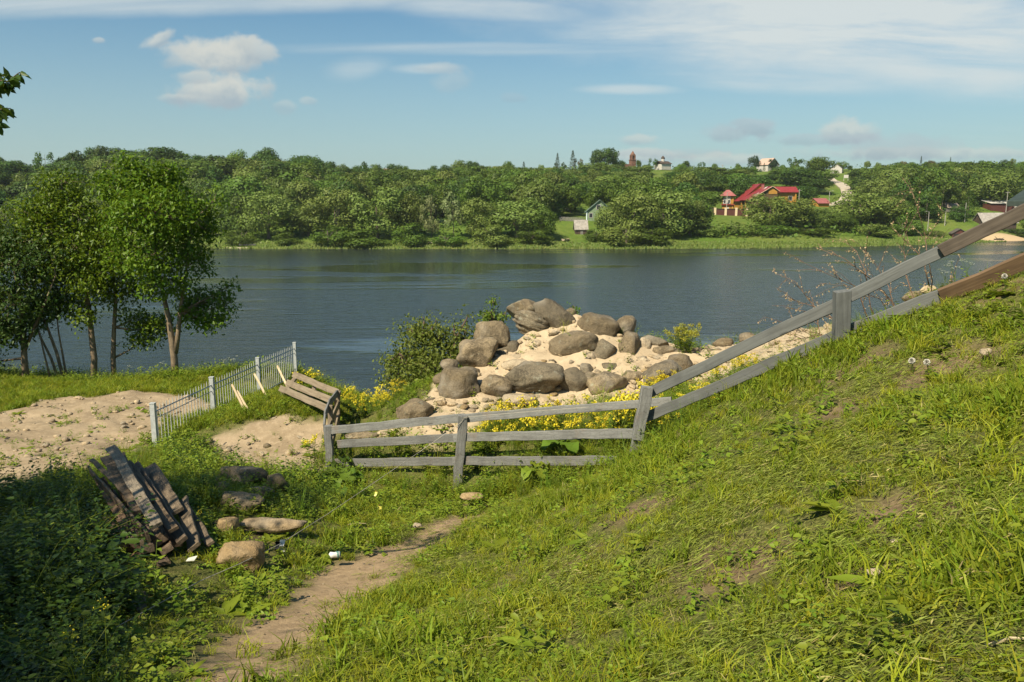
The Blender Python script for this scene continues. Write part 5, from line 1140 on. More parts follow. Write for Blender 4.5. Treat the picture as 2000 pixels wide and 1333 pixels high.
def clippings(n, seed, spread=.14):
    r = np.random.default_rng(seed); P = np.c_[r.uniform(-spread, spread, (n, 2)), r.uniform(.004, .03, n)]; base = r.uniform(0, 6.283); a = base + r.normal(size=n) * 1.3
    D = np.c_[np.cos(a), np.sin(a), r.normal(size=n) * .12]; N = np.c_[r.normal(size=(n, 2)) * .5, np.ones(n)]; V, Q = leaves_np(P, D, N, r.uniform(.02, .075, n), r.uniform(.002, .0055, n), .05); return mesh_np('cut', V, Q)
def leafy(nst, nl, h, leaf, seed, spread=.08, wr=.6):
    """little broadleaf weed: stems with leaves"""
    r = np.random.default_rng(seed); C, D, N, L = [], [], [], []
    for s in range(nst):
        a = r.uniform(0, 6.283); b = np.array([np.cos(a), np.sin(a), 0]) * spread * r.uniform(0, 1); top = b + np.array([r.normal() * .25 * h, r.normal() * .25 * h, h * r.uniform(.5, 1.1)])
        for k in range(nl):
            t = (k + 1) / nl; p = b + (top - b) * t; w = r.uniform(0, 6.283); d = np.array([cos(w), sin(w), r.uniform(-.25, .45)]); C.append(p); D.append(d); N.append([r.normal() * .3, r.normal() * .3, 1]); L.append(leaf * r.uniform(.6, 1.2) * (1.15 - .4 * t))
    L = np.array(L); V, Q = leaves6(np.array(C), np.array(D), np.array(N, float), L, L * wr * r.uniform(.8, 1.2, len(L)), .22, .1); return mesh_np('weed', V, Q)
def rosette(n, L0, seed):
    r = np.random.default_rng(seed); a = np.arange(n) * 2.4 + r.normal(size=n) * .2; D = np.c_[np.cos(a), np.sin(a), r.uniform(.1, .6, n)]; N = np.c_[-np.cos(a) * .4, -np.sin(a) * .4, np.ones(n)]; L = L0 * r.uniform(.6, 1.15, n)
    V, Q = leaves6(np.zeros((n, 3)), D, N, L, L * r.uniform(.28, .5, n), .25, .1); return mesh_np('rosette', V, Q)
G = {}
G['grass'] = leaf_mat('grass_blade', (0.205, 0.255, 0.010), (0.345, 0.350, 0.026), .38, .5, .35)
G['grass2'] = leaf_mat('grass_blade_dark', (0.125, 0.195, 0.010), (0.220, 0.260, 0.020), .38, .5, .35)
G['straw'] = leaf_mat('dry_blade', (0.33, 0.28, 0.09), (0.44, 0.37, 0.16), .25, .6, .3)
G['cut'] = leaf_mat('cut_grass', (0.155, 0.205, 0.026), (0.275, 0.300, 0.058), .25, .55, .35)
G['weed'] = leaf_mat('weed_leaf', (0.120, 0.195, 0.013), (0.215, 0.265, 0.024), .32, .5, .3)
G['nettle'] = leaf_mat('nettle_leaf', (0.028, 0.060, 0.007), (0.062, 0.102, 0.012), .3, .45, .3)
G['tall'] = leaf_mat('tall_grass', (0.095, 0.175, 0.014), (0.150, 0.220, 0.026), .38, .5, .3)
G['yellow'] = leaf_mat('yellow_petal', (0.60, 0.49, 0.012), (0.70, 0.58, 0.05), .25, .5, .1)
G['white'] = leaf_mat('white_petal', (0.62, 0.64, 0.52), (0.72, 0.74, 0.60), .25, .6, .1)
G['greenish'] = leaf_mat('greenish_petal', (0.30, 0.31, 0.03), (0.42, 0.40, 0.05), .3)
G['stem'] = leaf_mat('flower_stem', (0.10, 0.16, 0.025), (0.14, 0.19, 0.035), .2)
COLS = {
 'mown': clump_collection('mown', [(blades(38, (.025, .070), (.0035, .0065), .07, .5, 1), G['grass']), (blades(38, (.025, .065), (.0035, .007), .07, .6, 2), G['grass2']), (blades(30, (.04, .11), (.0035, .007), .05, .4, 3), G['grass']), (blades(18, (.02, .06), (.002, .004), .07, .6, 4), G['straw']), (blades(44, (.015, .05), (.0035, .006), .075, .7, 5), G['grass']), (leafy(9, 4, .045, .028, 6, .075, .8), G['weed']), (blades(26, (.05, .12), (.005, .010), .045, .45, 7), G['grass2'])]),
 'cut': clump_collection('cut', [(clippings(64, 11), G['cut']), (clippings(60, 12), G['cut']), (clippings(34, 13), G['grass2']), (clippings(22, 14), G['straw'])]),
 'weed': clump_collection('weed', [(leafy(5, 5, .10, .045, 21), G['weed']), (leafy(6, 4, .07, .035, 22), G['weed']), (rosette(9, .12, 23), G['weed']), (rosette(7, .16, 24), G['grass2']), (leafy(7, 6, .14, .04, 25), G['weed']), (leafy(10, 3, .05, .03, 26, .1, .85), G['weed'])]),
 'tall': clump_collection('tall', [(blades(30, (.22, .48), (.004, .008), .08, .28, 31, .6), G['tall']), (blades(26, (.18, .38), (.004, .007), .09, .35, 32, .6), G['grass2']), (blades(22, (.25, .55), (.003, .006), .07, .3, 33, .6), G['grass']), (leafy(5, 9, .36, .07, 34, .08, .5), G['weed'])]),
 'nettle': clump_collection('nettle', [(leafy(4, 22, .62, .072, 41, .09, .55), G['nettle']), (leafy(5, 18, .5, .062, 42, .11, .6), G['nettle']), (leafy(4, 22, .72, .065, 43, .09, .5), G['nettle']), (leafy(8, 9, .3, .085, 44, .14, .75), G['nettle']), (blades(24, (.3, .7), (.004, .008), .09, .3, 45, .6), G['grass2']), (leafy(7, 5, .42, .13, 46, .16, .6), G['nettle']), (leafy(9, 12, .5, .035, 47, .12, .4), G['weed'])]),
}
def stone_meshes(mats, seed): return [(rock_mesh('stone', seed + i, (.5 * random.uniform(.8, 1.3), .5, .5 * random.uniform(.4, .8)), 1 if i % 2 else 2, 7, (.55, .85), boxy=.3), MT[m]) for i, m in enumerate(mats)]
COLS['rubble'] = clump_collection('rubble', stone_meshes(['rubble', 'rubble', 'rock_pale', 'rubble', 'rock_pale', 'rock'], 300))
def slope_normals(X, Y, e=.15):
    zx = (TN(X + e, Y) - TN(X - e, Y)) / (2 * e); zy = (TN(X, Y + e) - TN(X, Y - e)) / (2 * e); N = np.c_[-zx, -zy, np.ones(len(X))]; return N / np.linalg.norm(N, axis=1, keepdims=True)
def samp(n, x0, x1, y0, y1): return rng.uniform(x0, x1, n), rng.uniform(y0, y1, n)
def infrust(X, Y, m=1.2): return (np.abs(X) < (Y * .70 + m)) | ((X > 0) & (X < Y * .70 + m + 2.4) & (np.sin(X * 91.7 + Y * 47.3) > .2))
def pick_w(n, w): w = np.array(w, float); return rng.choice(len(w), n, p=w / w.sum())
NET = poly_px([(-700,1000,9.0),(60,1000,9.0),(150,985,9.0),(185,1010,8.2),(205,1080,6.8),(215,1150,5.9),(205,1240,4.7),(215,1333,3.7),(230,1500,2.6),(-800,1500,2.6)])
FENCELINE = np.array([[M(*p).x, M(*p).y] for p in ((643,925,12.0),(893,950,11.0),(1238,905,9.3),(1643,668,7.7),(2000,530,7.3),(2300,400,6.8))])
def behind_fence(X, Y): return Y > np.interp(X, FENCELINE[:, 0], FENCELINE[:, 1]) + .05
def build_cover():
    # mown bank: density falls with distance, wide enough to step aside
    Xs, Ys = [], []
    for (y0, y1, dens) in ((.6, 3.2, 230), (3.2, 5.5, 165), (5.5, 8, 130), (8, 12.4, 110)):
        x0, x1 = -y1 * .7 - 1.2, y1 * .7 + 3.6; n = int((x1 - x0) * (y1 - y0) * dens); x, y = samp(n, x0, x1, y0, y1); Xs.append(x); Ys.append(y)
    X, Y = np.concatenate(Xs), np.concatenate(Ys); sand, dirt, path, bare = soils(X, Y); net = sdist(X, Y, NET)
    prob = (1 - path * .97) * (1 - bare * .68) * (1 - sand) * (1 - dirt * .95) * np.where(net < 0, .15, 1); prob *= np.where(X < -1.2 - .12 * Y, .40, 1)
    cl = vnoise(X, Y, 1.1, 8, 3); prob *= np.clip(.90 + cl * .8, .50, 1)
    k = infrust(X, Y) & (rng.uniform(size=len(X)) < prob) & ~(behind_fence(X, Y) & (Y > 7)); X, Y, bare, cl = X[k], Y[k], bare[k], cl[k]; n = len(X)
    dark = vnoise(X, Y, .7, 9, 3)[:, None]; base = pick_w(n, [3, 2.4, 1.6, .9, 2.6, 1.2, 1.0]); base = np.where((dark[:, 0] > .12) & (base == 0), 1, base)
    lush = vnoise(X, Y, .55, 31, 3) + .5 * vnoise(X, Y, 1.9, 33, 2) + .26 * smooth01((X - .5 * Y - .1) / .5); size = rng.uniform(.7, 1.3, n) * np.clip(1.05 + lush * 1.0, .75, 1.75); base = np.where((lush > .22) & (rng.uniform(size=n) < .6), np.where(rng.uniform(size=n) < .5, 1, 6), base); print('grass', n)
    scatter('mown_grass', 'short mown grass covering the near bank', 'grass', X, Y, TN(X, Y) + gnz(X, Y) - .005, COLS['mown'], base, size)
    # swathes of cut grass lying on the slope
    x, y = samp(7500, -3.5, 8, .8, 11.0); x2, y2 = samp(4000, -.8, 4.2, .8, 5.0); x, y = np.r_[x, x2], np.r_[y, y2]; s, d, p, b = soils(x, y); q = vnoise(x, y, .85, 12, 4)
    k = infrust(x, y) & (rng.uniform(size=len(x)) < np.clip(.45 + q * 1.6, .03, 1) * (1 - p * .55)) & ~behind_fence(x, y) & (x > -1.4 - y * .02) & (s < .4); x, y = x[k], y[k]; n = len(x); print('cut', n)
    scatter('grass_clippings', 'wilted grass clippings strewn over the mown bank', 'grass', x, y, TN(x, y) + gnz(x, y) + .012, COLS['cut'], pick_w(n, [3, 3, 2, 1]), rng.uniform(.8, 1.4, n), slope_normals(x, y))
    # broadleaf weeds: low cover left of the path, scattered on the bank
    x, y = samp(38000, -11, 7.5, 1.0, 17); s, d, p, b = soils(x, y); left = path_d(x, y); isleft = x < np.interp(y, [3, 4.9, 6.6, 7.8, 9, 9.7], [-1.1, -1.44, -1.36, -.95, -.6, -.1])
    pr = np.where(isleft, .60, .16) * (1 - p) * (1 - d * .88) * (1 - s * .90) * np.clip(.6 + vnoise(x, y, 1.3, 14, 3) * 1.4, .08, 1); pr = np.where(sdist(x, y, NET) < -.2, .1, pr)
    k = infrust(x, y) & (rng.uniform(size=len(x)) < pr) ; x, y = x[k], y[k]; n = len(x); print('weed', n)
    scatter('low_weeds', 'low bright green weeds and clover beside the path', 'weeds', x, y, TN(x, y) + gnz(x, y), COLS['weed'], pick_w(n, [3, 3, 1.0, .6, 2.5, 3]), rng.uniform(.7, 1.5, n))
    # nettles in the shade at the lower left
    x, y = samp(6800, -11, -1.0, 2.2, 11.6); k = (sdist(x, y, NET) + vnoise(x, y, 1.1, 15) * .3 < 0) & infrust(x, y, 2); x, y = x[k], y[k]; n = len(x); print('nettle', n)
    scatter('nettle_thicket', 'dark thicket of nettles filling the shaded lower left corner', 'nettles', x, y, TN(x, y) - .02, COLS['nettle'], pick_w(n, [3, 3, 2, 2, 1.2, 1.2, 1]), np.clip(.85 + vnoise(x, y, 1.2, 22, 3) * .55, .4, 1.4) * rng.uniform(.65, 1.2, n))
    # tall grass under and behind the fence, on the terrace and round the mound
    x, y = samp(46000, -14, 9, 8.5, 25.5); s, d, p, b = soils(x, y); fd = sdist(x, y, np.r_[FENCELINE, FENCELINE[::-1] + np.array([0, .02])]); px = np.array([proj((a, c, TN(a, c)[0])) for a, c in ((0, 9),)])
    bf = behind_fence(x, y); pr = np.where(bf, .55, np.where(fd < .45, .55, 0)) ; pr = np.where((x > 1.6) & (fd < .45) & ~bf, .25, pr)
    pr = pr * (1 - s * .93) * (1 - d * .97) * np.clip(.65 + vnoise(x, y, .9, 16, 3) * 1.1, .28, 1)
    lt = (x < -1.95) & (y < 12.3); pr = np.where(lt, np.where(y > 8.6, .10 * (1 - d), 0), pr); pr = np.where((x < -3.6) & (y > 19.5), .42, pr)
    k = infrust(x, y) & (rng.uniform(size=len(x)) < pr); x, y = x[k], y[k]; n = len(x); print('tall', n)
    scatter('tall_grass', 'tall uncut grass along the fence and on the terrace behind it', 'grass', x, y, TN(x, y) - .02, COLS['tall'], pick_w(n, [3, 2, 2, 3]), rng.uniform(.55, 1.0, n) * np.where((x < -.8) & (y > 12.6), .5, 1) * np.where((x < -4) & (y > 16.5), .34, 1))
    # short grass and weeds on the river terrace behind the dirt heap
    x, y = samp(26000, -19, -3.2, 14.5, 24.5); s, d, p, b = soils(x, y); k = infrust(x, y, 2) & (rng.uniform(size=len(x)) < (1 - d) * np.clip(.75 + vnoise(x, y, .8, 51, 3), .3, 1)) & (TN(x, y) > EYE - 5.6); x, y = x[k], y[k]; n = len(x)
    scatter('terrace_grass', 'short rough grass on the river terrace behind the dirt heap', 'grass', x, y, TN(x, y) + gnz(x, y) - .01, COLS['mown'], pick_w(n, [2, 4, 2, 1.2, 2, 1, 3]), rng.uniform(1.1, 2.2, n))
    x, y = samp(3600, -17, -5.5, 21.2, 24.6); tx = np.min(np.abs(x[:, None] - np.array([[-9.4, -11.9, -12.1, -9.8, -8.6]])), axis=1); k = (rng.uniform(size=len(x)) < np.clip(.30 + .5 * vnoise(x, y, 1.0, 53, 2) + .35 * (x > -11.8), 0, .8)) & (TN(x, y) > EYE - 5.9) & (y > 22.0 + .8 * vnoise(x, y, .7, 55, 2)); x, y = x[k], y[k]; n = len(x)
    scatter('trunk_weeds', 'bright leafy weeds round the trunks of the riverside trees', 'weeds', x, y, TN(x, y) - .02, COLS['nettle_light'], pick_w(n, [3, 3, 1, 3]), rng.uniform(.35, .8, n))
    # bank below the terrace down to the river
    x, y = samp(9000, -22, 18, 18, 37); k = infrust(x, y, 3) & (TN(x, y) > .1) & (TN(x, y) < EYE - 5.15); x, y = x[k], y[k]; n = len(x)
    scatter('bank_herbs', 'rank grass and herbs on the drop down to the river', 'grass', x, y, TN(x, y) - .03, COLS['tall'], pick_w(n, [3, 2, 2, 4]), rng.uniform(.9, 1.7, n))
    # mid weeds around the planks, shaded stones and the pit
    WD = poly_px([(300,860,13.6),(400,850,14),(430,900,12.4),(560,950,11),(640,940,11.8),(660,1000,9.4),(560,1010,8.3),(430,1010,8.0),(400,940,9.2),(330,900,10.5)])
    x, y = samp(7000, -7, -1, 7.5, 14.5); s, d, p, b = soils(x, y); rk = np.min([np.hypot(x - M(a, b, c).x, y - M(a, b, c).y) - r0 for a, b, c, r0 in ((473,945,9.5,.38),(540,950,9.5,.25),(468,1000,8.3,.36),(433,965,8.9,.2),(508,975,8.9,.2),(468,1030,7.6,.3),(533,1030,7.6,.35))], axis=0)
    k = ((sdist(x, y, WD) + vnoise(x, y, 1.4, 18) * .35) < 0) & ((rk > 0) | (rng.uniform(size=len(x)) < .12)) & (rng.uniform(size=len(x)) < .42 * (1 - d * .85)); x, y = x[k], y[k]; n = len(x)
    scatter('leafy_weeds', 'leafy goutweed and nettles between the plank heap and the rubble pit', 'weeds', x, y, TN(x, y) - .02, COLS['nettle_light'], pick_w(n, [3, 3, 2, 3]), rng.uniform(.35, .85, n) * np.where((x > -4.3) & (y < 10.4), .62, 1))
    # rubble stones
    x, y = samp(26000, -11, 8, 10, 19); s, d, p, b = soils(x, y); pr = np.maximum(s * .42, d * .20); k = (rng.uniform(size=len(x)) < pr) & infrust(x, y); x, y = x[k], y[k]; n = len(x); sz = .015 + .15 * rng.uniform(0, 1, n) ** 6.0
    o = scatter('rubble_stones', 'loose lime rubble and small stones strewn over the sand and dirt', 'rubble', x, y, TN(x, y) + gnz(x, y) + sz * .15, COLS['rubble'], pick_w(n, [3, 3, 2, 3, 2, 1]), sz)
    x, y = samp(5200, -3.2, 7, 11.5, 17); s, d, p, b = soils(x, y); front = np.exp(-((y - 13.0) / 1.1) ** 2); k = (rng.uniform(size=len(x)) < s * (.05 + .20 * front) * np.clip(.6 + vnoise(x, y, 1.5, 41, 2) * 1.5, 0, 1)); x, y = x[k], y[k]; n = len(x); sz = rng.uniform(.09, .24, n)
    scatter('broken_slabs', 'broken flat limestone slabs bedded in the mound between the boulders', 'rubble', x, y, TN(x, y) + gnz(x, y) + .01, COLS['slabs'], pick_w(n, [3, 3, 3, 2]), sz)
    x, y = samp(5000, -3.5, 3, 2.4, 10); s, d, p, b = soils(x, y); k = rng.uniform(size=len(x)) < np.maximum(p * .5, b * .12); x, y = x[k], y[k]; n = len(x)
    scatter('path_pebbles', 'small pebbles and crumbs of earth on the path', 'pebbles', x, y, TN(x, y) + gnz(x, y), COLS['rubble'], pick_w(n, [1, 1, 1, 1, 1, 3]), .006 + .035 * rng.uniform(0, 1, n) ** 4)
def gnz(X, Y):
    """the small relief that build_ground adds"""
    sand, dirt, path, bare = soils(X, Y); nz = vnoise(X, Y, 0.8, 2, 3) * 0.05 + vnoise(X, Y, 4.0, 3, 3) * 0.018
    nz += (sand * 0.75 + dirt * 0.6) * (vnoise(X, Y, 2.2, 4, 4) * 0.09 + np.abs(vnoise(X, Y, 5.0, 6, 3)) * 0.05) - path * 0.03 - bare * 0.015
    return nz
COLS['slabs'] = clump_collection('slabs', [(rock_mesh('slab', 400 + i, (.5, .42, .2), 2, 9, (.55, .85), boxy=.8), MT[m]) for i, m in enumerate(('rubble', 'rock_pale', 'rock_tan', 'rock'))])
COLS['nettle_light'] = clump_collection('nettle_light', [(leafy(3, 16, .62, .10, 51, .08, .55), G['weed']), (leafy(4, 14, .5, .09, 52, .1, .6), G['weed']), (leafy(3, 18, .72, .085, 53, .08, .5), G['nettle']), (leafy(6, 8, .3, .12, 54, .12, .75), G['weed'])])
build_cover()
def woodland():
    a = np.array(WOODFILL); ms = []
    for i, lm in enumerate(('deep', 'mid', 'mid', 'olive', 'willow', 'mid', 'deep', 'bright', 'olive', 'mid', 'deep', 'willow')): ms.append(((KINDS['round'][1] + KINDS['bush'][1])[i % 8].copy(), LM[lm]))
    scatter('woodland', 'mixed leafy woodland closing the gaps between the trees of the far slope', 'woodland', a[:, 0], a[:, 1], a[:, 2] - .3, clump_collection('woodland', ms), a[:, 4].astype(int), a[:, 3])
woodland()

# ------------------------------------------------------------------ near trees
LN = leaf_mat('near_tree_leaf', (0.070, 0.150, 0.008), (0.155, 0.230, 0.014), .42, .42, .2)
LND = leaf_mat('near_tree_leaf_dark', (0.032, 0.075, 0.012), (0.062, 0.110, 0.018), .3, .45, .2)
LNO = leaf_mat('near_tree_leaf_olive', (0.075, 0.115, 0.022), (0.125, 0.155, 0.035), .3, .5, .2)
def leafy_crown(pts, nrm, nl, L, r, hang=.5, rad=.22):
    """clusters of pointed leaves at pts"""
    n = len(pts) * nl; C = np.repeat(pts, nl, 0) + r.normal(size=(n, 3)) * rad * np.array([1, 1, .75]); D = r.normal(size=(n, 3)); D[:, 2] -= hang; N = r.normal(size=(n, 3)) * .5 + np.array([0, 0, 1.0]) + np.repeat(nrm, nl, 0) * .5
    ln = L * r.uniform(.6, 1.3, n); return leaves6(C, D, N, ln, ln * r.uniform(.45, .62, n), .12, .1)
def near_tree(label, stems, lobes, nclu, leafmat, nl=15, L=.095, bark='bark', twigs=True, name='tree', group=None, rad=.2, seed=1, cat='tree'):
    r = np.random.default_rng(seed); org = Vector(stems[0][0][0]); root = thing(name, label, cat, org, 0, group); b = MB(); tips = []
    for pts, rr in stems: b.tube([Vector(p) + Vector(r.normal(size=3) * .012) for p in pts], rr, 8); tips += [(Vector(p), q) for p, q in zip(pts[1:], rr[1:])]
    b.build('trunk', MT[bark], root, True, org)
    P, Nn, tw = [], [], MB(); lobes = [(c, a * r.uniform(.72, 1.12), b_ * r.uniform(.72, 1.08)) for c, a, b_ in lobes]; tot = sum(l[1] ** 2 for l in lobes)
    for (c, rx, rz) in lobes:
        c = Vector(c); k = max(3, int(nclu * rx ** 2 / tot)); st = min(tips, key=lambda t: (t[0] - c).length + max(0, t[0].z - c.z) * .6)
        mid = st[0].lerp(c, .5) + Vector((0, 0, -.12 * rx)); tw.tube([st[0], mid, c], [min(st[1], .05) * .8, .022, .014], 5)
        d = rand_dirs(k, r); q = r.uniform(.15, 1, k) ** .45; p = np.array(c) + d * q[:, None] * np.array([rx, rx, rz]); P.append(p); Nn.append(d)
        for pp in p[::4 if twigs else 9]: m = c.lerp(Vector(pp), .5) + Vector((0, 0, .05)); tw.tube([c, m, pp], [.012, .008, .004], 3, False)
    tw.build('branches', MT[bark], root, True, org)
    V, Q = leafy_crown(np.concatenate(P), np.concatenate(Nn), nl, L, r, rad=rad); link('crown', mesh_np('crown', V - np.array(org), Q), leafmat, root); return root
def lob(l, Y): return [(M(px, py, Y + dy), r_ / F * Y, rz / F * Y) for px, py, r_, rz, dy in l]
S = lambda pts, Y: [M(a, b, Y + (c[0] if c else 0)) for a, b, *c in pts]
near_tree('leafy tree with a pale forked trunk, rightmost of the riverside trees', [(S([(342,742),(341,700),(338,668),(326,620),(312,540),(300,440),(296,360)], 23), [.115, .10, .095, .07, .05, .035, .012]), (S([(341,690),(348,655),(352,610),(366,520),(376,430)], 23), [.08, .07, .055, .035, .015])],
    lob([(285,352,46,34,0),(330,375,52,40,.3),(245,372,50,40,-.2),(372,425,44,46,.4),(300,420,70,50,-.8),(360,475,56,46,0),(255,430,60,48,-.6),(300,500,62,44,-.9),(390,500,34,40,.6),(340,545,40,34,-.5),(385,585,40,26,.6),(425,578,30,22,.5),(410,622,34,22,.2),(365,612,28,22,.3),(250,500,50,44,-.4),(300,560,34,30,-.6),(418,392,20,26,.4),(250,322,22,14,.1),(408,452,22,22,.5),(330,332,26,14,0),(212,350,22,22,-.2),(440,598,16,14,.4),(446,560,14,10,.5)], 23), 950, LN, nl=20, L=.115, rad=.15, seed=3)
near_tree('middle riverside tree with a slim dark trunk', [(S([(224,756),(221,700),(223,640),(226,580),(215,500),(205,420)], 23.6), [.085, .075, .06, .05, .035, .015])],
    lob([(215,440,52,44,0),(180,475,52,44,-.3),(235,520,46,40,-.5),(190,540,46,36,-.4),(222,575,38,30,-.2),(270,560,40,34,0),(262,620,36,24,.2),(300,640,38,26,.4),(275,668,30,18,.3)], 23.6), 430, LN, nl=18, L=.11, rad=.15, seed=4)
near_tree('riverside tree with a straight light trunk left of the dark one', [(S([(184,762),(183,700),(179,650),(172,600),(160,530),(150,470)], 23.2), [.105, .09, .08, .065, .05, .03])],
    lob([(150,420,58,50,.2),(105,400,56,44,.3),(120,360,42,36,.3),(90,450,58,44,.2),(150,490,58,46,-.2),(110,530,58,44,0),(170,555,46,34,-.4),(135,590,44,30,0),(165,618,34,22,-.3),(60,420,46,40,.3)], 23.2), 600, LN, nl=18, L=.11, rad=.15, seed=5)
near_tree('dark tree at the left edge of the riverbank trees', [(S([(50,752),(47,700),(45,650),(38,580),(28,520)], 22.4), [.10, .085, .07, .055, .035]), (S([(46,690),(66,640),(90,590),(110,540)], 22.4), [.05, .04, .03, .015])],
    lob([(30,520,58,46,0),(70,555,56,42,.2),(-10,480,58,50,.3),(20,600,54,40,-.2),(-40,560,58,50,-.1),(85,610,42,30,.3),(-20,640,54,36,-.3),(30,650,34,24,-.2),(-60,700,50,34,-.4),(-80,480,70,60,.3),(60,470,50,40,.6),(100,500,46,36,.4)], 22.4), 720, LND, nl=18, L=.115, rad=.17, seed=6)
near_tree('clump of thin leaning stems between the left edge tree and the light trunk', [(S([(128,756),(112,690),(92,640),(76,600)], 22.8), [.05, .045, .035, .015]), (S([(118,752),(100,700),(80,655),(66,610)], 22.7), [.045, .038, .03, .012]), (S([(133,758),(124,700),(116,650),(108,590)], 22.9), [.035, .03, .022, .01]), (S([(100,748),(86,690),(75,640)], 22.5), [.03, .025, .01])],
    lob([(80,600,40,26,0),(105,585,36,26,.2),(60,625,34,20,-.1)], 22.8), 110, LND, nl=16, L=.11, seed=7)
# hanging leafy branch at the top left belongs to a tree standing left of the view; a second tree behind the camera shades the nettles
def edge_tree():
    base = Vector((-6.4, 3.6, tn(-6.4, 3.6) - .1)); r = np.random.default_rng(9); root = thing('tree', 'tree whose hanging leafy twigs enter at the top left corner', 'tree', base); Y = 5.0
    b = MB(); b.tube([base, base + Vector((.1, .1, 1.6)), base + Vector((.3, .4, 3.2)), base + Vector((.5, .6, 5.0))], [.13, .11, .08, .04], 8); fork = base + Vector((.3, .4, 3.2)); b.tube([fork, M(-250, 60, 4.6), M(-90, 130, 4.9)], [.05, .03, .014], 6); b.build('trunk', MT['bark'], root, True, base)
    tw = MB(); C, D = [], []
    for pts in (((-90,130),(-30,155),(15,160),(38,142)), ((-60,160),(-20,180),(8,168),(22,165)), ((-90,190),(-40,205),(-5,215),(20,212)), ((-80,240),(-35,236),(0,226),(8,216)), ((-50,150),(-20,142),(6,150)), ((-90,210),(-50,225),(-10,240),(-4,246))):
        P = [M(a, c, Y + r.normal() * .12) for a, c in pts]; tw.tube(P, [.010] + [.006] * (len(P) - 2) + [.003], 5)
        for i in range(len(P) - 1):
            for t in np.linspace(0.1, 1, 6): C.append(P[i].lerp(P[i + 1], t)); D.append((P[i + 1] - P[i]).normalized())
    C, D = np.array(C), np.array(D); n = len(C) * 2; C = np.repeat(C, 2, 0); D = np.repeat(D, 2, 0) * .5 + r.normal(size=(n, 3)) * .55 + np.array([.15, -.1, -.55]); N = r.normal(size=(n, 3)) * .6 + np.array([0, -.5, .6])
    L = r.uniform(.055, .085, n); V, Q = leaves6(C, D, N, L, L * .55, .1, .12); P = rand_dirs(190, r) * r.uniform(.4, 1, (190, 1)) ** .5 * np.array([1.5, 1.7, 1.5]) + np.array(base + Vector((-.4, .2, 4.6)))
    V2, Q2 = leafy_crown(P, rand_dirs(190, r), 14, .08, r); link('crown', mesh_np('crown', np.r_[V, V2] - np.array(base), np.r_[Q, Q2 + len(V)]), LND, root); tw.build('branches', MT['bark'], root, True, base)
edge_tree()
def shade_tree():
    """tree left of and behind the camera, outside the view: its crown stands between the sun and the nettle corner"""
    base = Vector((-8.6, -2.2, tn(-8.6, -2.2) - .1)); lobes = []
    for (gx, gy, top, rx) in SHADE:
        g = Vector((gx, gy, tn(gx, gy))); t = (EYE + top - g.z) / SUN_DIR.z; c = g + SUN_DIR * t; lobes.append((c, rx * 1.12, rx * .9))
    near_tree('tree left of the camera that shades the nettles', [([base, base + Vector((.2, .2, 2.4)), base + Vector((.7, 1.0, 4.8)), base + Vector((1.0, 2.0, 7.0))], [.17, .14, .11, .05]), ([base + Vector((.2, .2, 2.4)), base + Vector((.6, 2.0, 4.5)), base + Vector((1.0, 4.5, 6.2))], [.10, .08, .03])], lobes, 2100, LND, nl=18, L=.10, seed=11, rad=.24)
SHADE = [(-2.4, 2.6, 3.6, .7), (-3.2, 3.6, 3.8, .9), (-2.6, 4.6, 4.2, .55), (-4.2, 4.9, 4.2, 1.0), (-4.0, 6.0, 4.4, .6), (-5.2, 6.3, 4.4, 1.0), (-6.6, 5.0, 4.2, 1.1), (-5.0, 3.4, 3.8, 1.0), (-4.6, 7.9, 4.6, .6), (-6.2, 8.0, 4.4, 1.0), (-3.2, 9.0, 4.8, .75), (-5.6, 9.7, 4.6, .7), (-7.6, 9.2, 4.4, 1.0), (-7.8, 6.8, 4.3, 1.1), (-3.4, 1.4, 3.6, 1.0), (-3.0, 3.0, 5.0, 1.0), (-4.0, 4.2, 5.4, 1.1), (-3.5, 5.0, 5.4, .6), (-4.8, 5.6, 5.6, 1.2), (-5.6, 7.4, 5.8, 1.2), (-4.4, 8.8, 5.8, .9), (-6.6, 9.4, 5.6, 1.1), (-3.5, 9.8, 5.9, .6), (-2.8, 9.6, 5.2, .5), (-7.2, 4.0, 5.0, 1.4), (-2.0, 3.3, 4.2, .4)]
shade_tree()

# ------------------------------------------------------------------ shrubs, saplings, flowers
near_tree('bushy green shrub at the left foot of the boulder mound', [([M(840,800,16.2), M(835,740,16.2), M(825,670,16.2)], [.03, .025, .01]), ([M(850,800,16.1), M(875,730,16.1), M(890,660,16.1)], [.03, .02, .01]), ([M(830,800,16.0), M(800,740,16.0), M(780,690,16.0)], [.03, .02, .008])],
    lob([(822,655,36,26,.2),(855,668,40,30,0),(800,700,38,32,-.1),(840,715,46,34,-.4),(880,690,34,34,0),(775,735,30,26,0),(815,750,44,30,-.4),(865,740,34,30,-.3),(905,660,24,34,.2),(775,700,22,20,.2),(790,775,30,20,-.2),(900,690,22,24,0),(800,642,9,24,0),(852,630,8,22,.1),(912,622,6,22,.2),(886,640,8,22,.1),(764,705,14,8,0),(828,628,6,18,0),(758,745,12,8,0)], 16.2), 760, leaf_mat('shrub_leaf', (.115, .165, .022), (.20, .24, .045), .4), nl=14, L=.07, name='shrub', bark='twig', seed=21, rad=.15, cat='shrub')
near_tree('young ash sapling rising behind the left shoulder boulders', [([M(965,665,17), M(966,630,17), M(963,590,17)], [.02, .015, .006]), ([M(968,650,17), M(985,615,17), M(990,604,17)], [.012, .01, .004])], lob([(964,592,12,10,0),(958,612,16,9,0),(980,618,16,9,0),(966,635,22,12,0),(948,618,9,7,0)], 17), 60, leaf_mat('sapling_leaf', (.12, .20, .02), (.18, .25, .035), .4), nl=12, L=.075, name='sapling', bark='twig', seed=22, rad=.07, cat='sapling')
